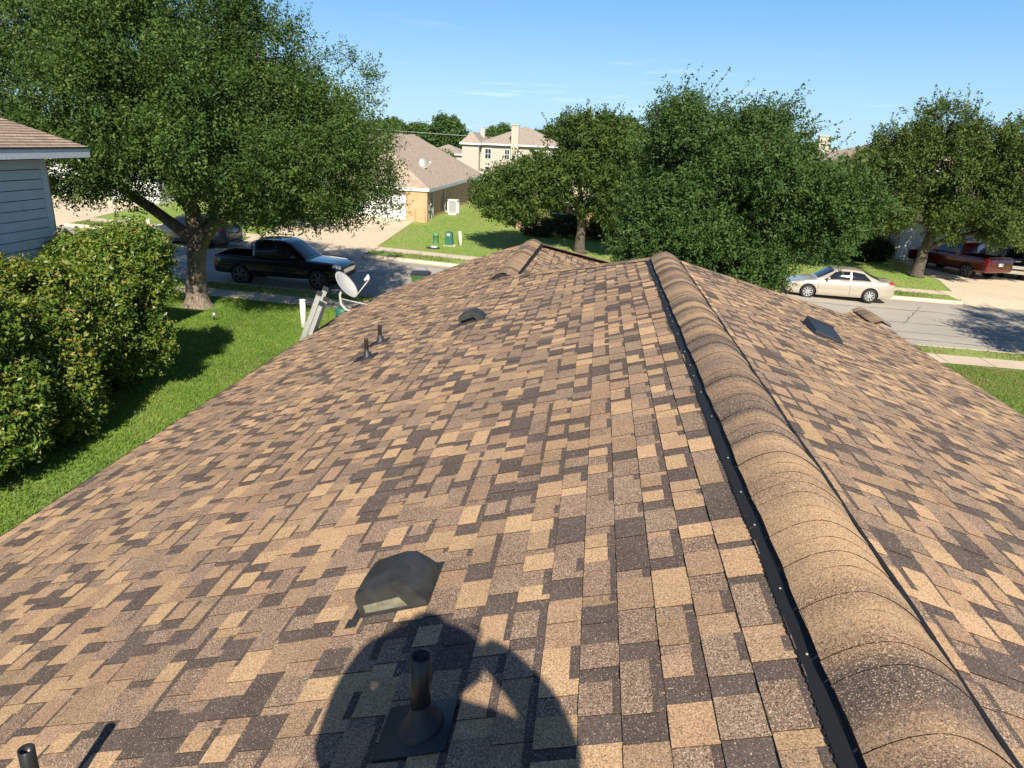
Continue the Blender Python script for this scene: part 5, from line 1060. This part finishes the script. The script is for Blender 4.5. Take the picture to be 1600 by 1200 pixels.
# roof rails
for s in (-1, 1): mb = MB(); mb.tube([(.05, s*.58, 1.80), (0, s*.58, 1.84), (-.8, s*.58, 1.83), (-.85, s*.58, 1.79)], .016, 6); mb.build('roof_rail', M['dark'], pk_, True)
sp = dict(PICK); sp.update(paint='cred', rim='rimd', grillem='dark', platez=.86, W=1.98, body=[(r[0]*1.06, r[1], r[2]+.08, r[3]*1.06) for r in PICK['body']], gh=[(r[0], r[1]+.06, r[2]+.08, r[3]*1.06, r[4]*1.06) for r in PICK['gh']], tail=(-2.80, -2.64, .45, .80), bed=(-2.62, -1.02, .7), handlem='chrome')
rt = vehicle('pickup_truck', 'dark red pickup parked tail out in the driveway on the right', 'pickup truck', (22.5, 48.2, g(22)+.02), R(90+24), sp); rt.scale = (1.08, 1.08, 1.08)
sp = dict(PICK); sp.update(paint='cblue', rim='rimd', W=2.0, body=[(r[0]*1.06, r[1], r[2]+.1, r[3]*1.08) for r in PICK['body']], gh=[(r[0], r[1]+.08, r[2]+.1, r[3]*1.08, r[4]*1.08) for r in PICK['gh']], head=(2.34, 2.64, .55, .78), tail=(-2.80, -2.64, .45, .80), bed=(-2.62, -1.02, .7))
bt = vehicle('pickup_truck', 'dark blue pickup facing out at the right edge of the picture', 'pickup truck', (26.6, 49.2, g(26.6)+.02), R(-112), sp)
mb = MB(); mb.box((2.66, -.85, .42), (2.80, .85, .62)); mb.build('bumper', M['chrome'], bt)

# ------------------------------------------------------------------ the photographer, who stands just behind the camera
def skin_mesh(name, chains, mat_, parent, sub=2, root=0):
    vs = []; es = []; rad = []; key = {}
    for ch in chains:
        prev = None
        for (p, r) in ch:
            k = tuple(round(c, 4) for c in p)
            if k not in key: key[k] = len(vs); vs.append(p); rad.append(r)
            i = key[k]
            if prev is not None and prev != i: es.append((prev, i))
            prev = i
    me = bpy.data.meshes.new(name); me.from_pydata(vs, es, []); o = bpy.data.objects.new(name, me); COL.objects.link(o); md = o.modifiers.new('s', 'SKIN'); 
    sv = me.skin_vertices
    if not sv:
        import bmesh
        bm = bmesh.new(); bm.from_mesh(me); bm.verts.layers.skin.verify(); bm.to_mesh(me); bm.free(); sv = me.skin_vertices
    for i, r in enumerate(rad): sv[0].data[i].radius = r if hasattr(r, '__len__') else (r, r)
    sv[0].data[root].use_root = True
    sb = o.modifiers.new('u', 'SUBSURF'); sb.levels = sub; sb.render_levels = sub
    dg = bpy.context.evaluated_depsgraph_get(); m2 = bpy.data.meshes.new_from_object(o.evaluated_get(dg)); o.modifiers.clear(); o.data = m2; m2.materials.clear(); m2.materials.append(mat_)
    m2.polygons.foreach_set('use_smooth', [True]*len(m2.polygons)); o.parent = parent; return o
FT_ = LZ(0); px, py = -.03, -.21; po = (px, py, FT_)
P_ = thing('person', 'photographer in sun hat and jeans holding a phone up with both hands on the roof', 'person', po)
def H(x, y, z): return (x, y, z)
K = 1.12; sh = 1.40*K; ch = [[(H(0, 0, .94*K), .12), (H(0, .0, 1.1*K), .11), (H(0, -.01, 1.28*K), .14), (H(0, 0, sh+.02), .11), (H(0, .01, 1.49*K), .065), (H(0, .02, 1.56*K), .075), (H(0, .03, 1.64*K), (.09, .11)), (H(0, .02, 1.72*K), .08), (H(0, .02, 1.75*K), .045)]]
AR = {-1: [(-.22, .0, sh-.02), (-.30, .05, sh-.14), (-.325, .09, sh-.22), (-.31, .14, 1.56), (-.24, .165, 1.73), (-.15, .17, 1.80)], 1: [(.23, .0, sh), (.37, .04, sh-.07), (.435, .08, sh-.07), (.37, .12, 1.66), (.25, .15, 1.78), (.19, .16, 1.81)]}
AW = (.10, .088, .085, .078, .066, (.038, .06))
for s in (-1, 1):
    gz_ = (LZ(px+s*.16)-FT_)
    ch.append([(H(0, 0, .94*K), .12), (H(s*.1, 0, .86*K), .09), (H(s*.13, .03, .48*K), .07), (H(s*.15, .0, gz_+.1), .048), (H(s*.15, .03, gz_+.045), .045), (H(s*.16, .17, gz_+.035), .032)])
    ch.append([(H(0, 0, sh+.02), .11)]+[(p, r) for p, r in zip(AR[s], AW)])
bd = skin_mesh('body', ch, M['skin'], P_)
# fingers curled round the phone edges, thumbs behind it
for s in (-1, 1):
    fc = []; hx, hy, hz = AR[s][-1]
    for k, (dz, ln) in enumerate(((.045, .9), (.02, 1), (-.005, .95), (-.028, .75))):
        fc.append([(H(hx, hy, hz+dz*.6), .012), (H(hx+s*.004, hy+.03, hz+.01+dz), .0095), (H(hx-s*.01, hy+.045, hz+.012+dz), .009), (H(hx-s*(.012+.03*ln), hy+.045, hz+.012+dz), .008)])
    fc.append([(H(hx, hy, hz-.02), .013), (H(hx-s*.03, hy+.005, hz-.01), .011), (H(hx-s*.055, hy+.012, hz), .009)])
    skin_mesh('hand', fc, M['skin'], P_, 1)
cl = [[(H(0, 0, .86*K), (.17, .15)), (H(0, 0, .97*K), (.20, .16)), (H(0, .0, 1.12*K), (.215, .165)), (H(0, -.01, 1.28*K), (.245, .19)), (H(0, 0, sh+.03), .145), (H(0, .0, 1.47*K), .08)]]
for s in (-1, 1): cl.append([(H(0, 0, sh+.03), .145), (AR[s][0], .115), (AR[s][1], .098), (AR[s][2], .092)])
skin_mesh('shirt', cl, M['shirt'], P_)
cl = [[(H(0, 0, 1.04*K), .165), (H(0, 0, .92*K), .165)]]
for s in (-1, 1): gz_ = (LZ(px+s*.16)-FT_); cl.append([(H(0, 0, .92*K), .165), (H(s*.1, 0, .84*K), .12), (H(s*.13, .03, .48*K), .085), (H(s*.15, .0, gz_+.12), .065)])
skin_mesh('trousers', cl, M['jeans'], P_)
for s in (-1, 1): gz_ = (LZ(px+s*.16)-FT_); skin_mesh('shoe', [[(H(s*.15, -.06, gz_+.05), .05), (H(s*.15, .05, gz_+.05), .055), (H(s*.16, .2, gz_+.045), .042)]], M['dark'], P_, 2)
mb = MB(); mb.lathe([(.001, 1.79*K+.03), (.07, 1.785*K+.02), (.11, 1.75*K), (.122, 1.69*K), (.124, 1.655*K), (.116, 1.65*K)], (0, .02, 0), n=24); mb.lathe([(.12, 1.66*K+.004), (.17, 1.655*K), (.235, 1.64*K), (.235, 1.634*K), (.12, 1.65*K)], (0, .02, 0), n=32); mb.build('sun_hat', M['shirt'], P_, True)
mb = MB()
for s in (-1, 1): mb.lathe([(.001, 0), (.009, .002), (.012, .01)], (s*.035, .142, 1.635*K), 'Y', 10)
mb.build('eye', M['white'], P_); mb = MB(); mb.tube([(0, .125, 1.645*K), (0, .16, 1.605*K), (0, .135, 1.595*K)], [.010, .016, .01], 8); mb.build('nose', M['skin'], P_, True)
mb = MB(); mb.tube([(-.025, .125, 1.572*K), (0, .138, 1.570*K), (.025, .125, 1.572*K)], [.004, .008, .004], 6); mb.build('mouth', M['cred'], P_, True)
ph = thing('smartphone', 'black phone held sideways by the photographer', 'phone', (0, -.012, FT_+1.79)); mb = MB(); mb.box((-.085, -.011, -.04), (.085, -.002, .04)); mb.build('case', M['dark'], ph); mb = MB(); mb.box((-.078, -.0125, -.036), (.078, -.0112, .036)); mb.build('screen', M['carglass'], ph)
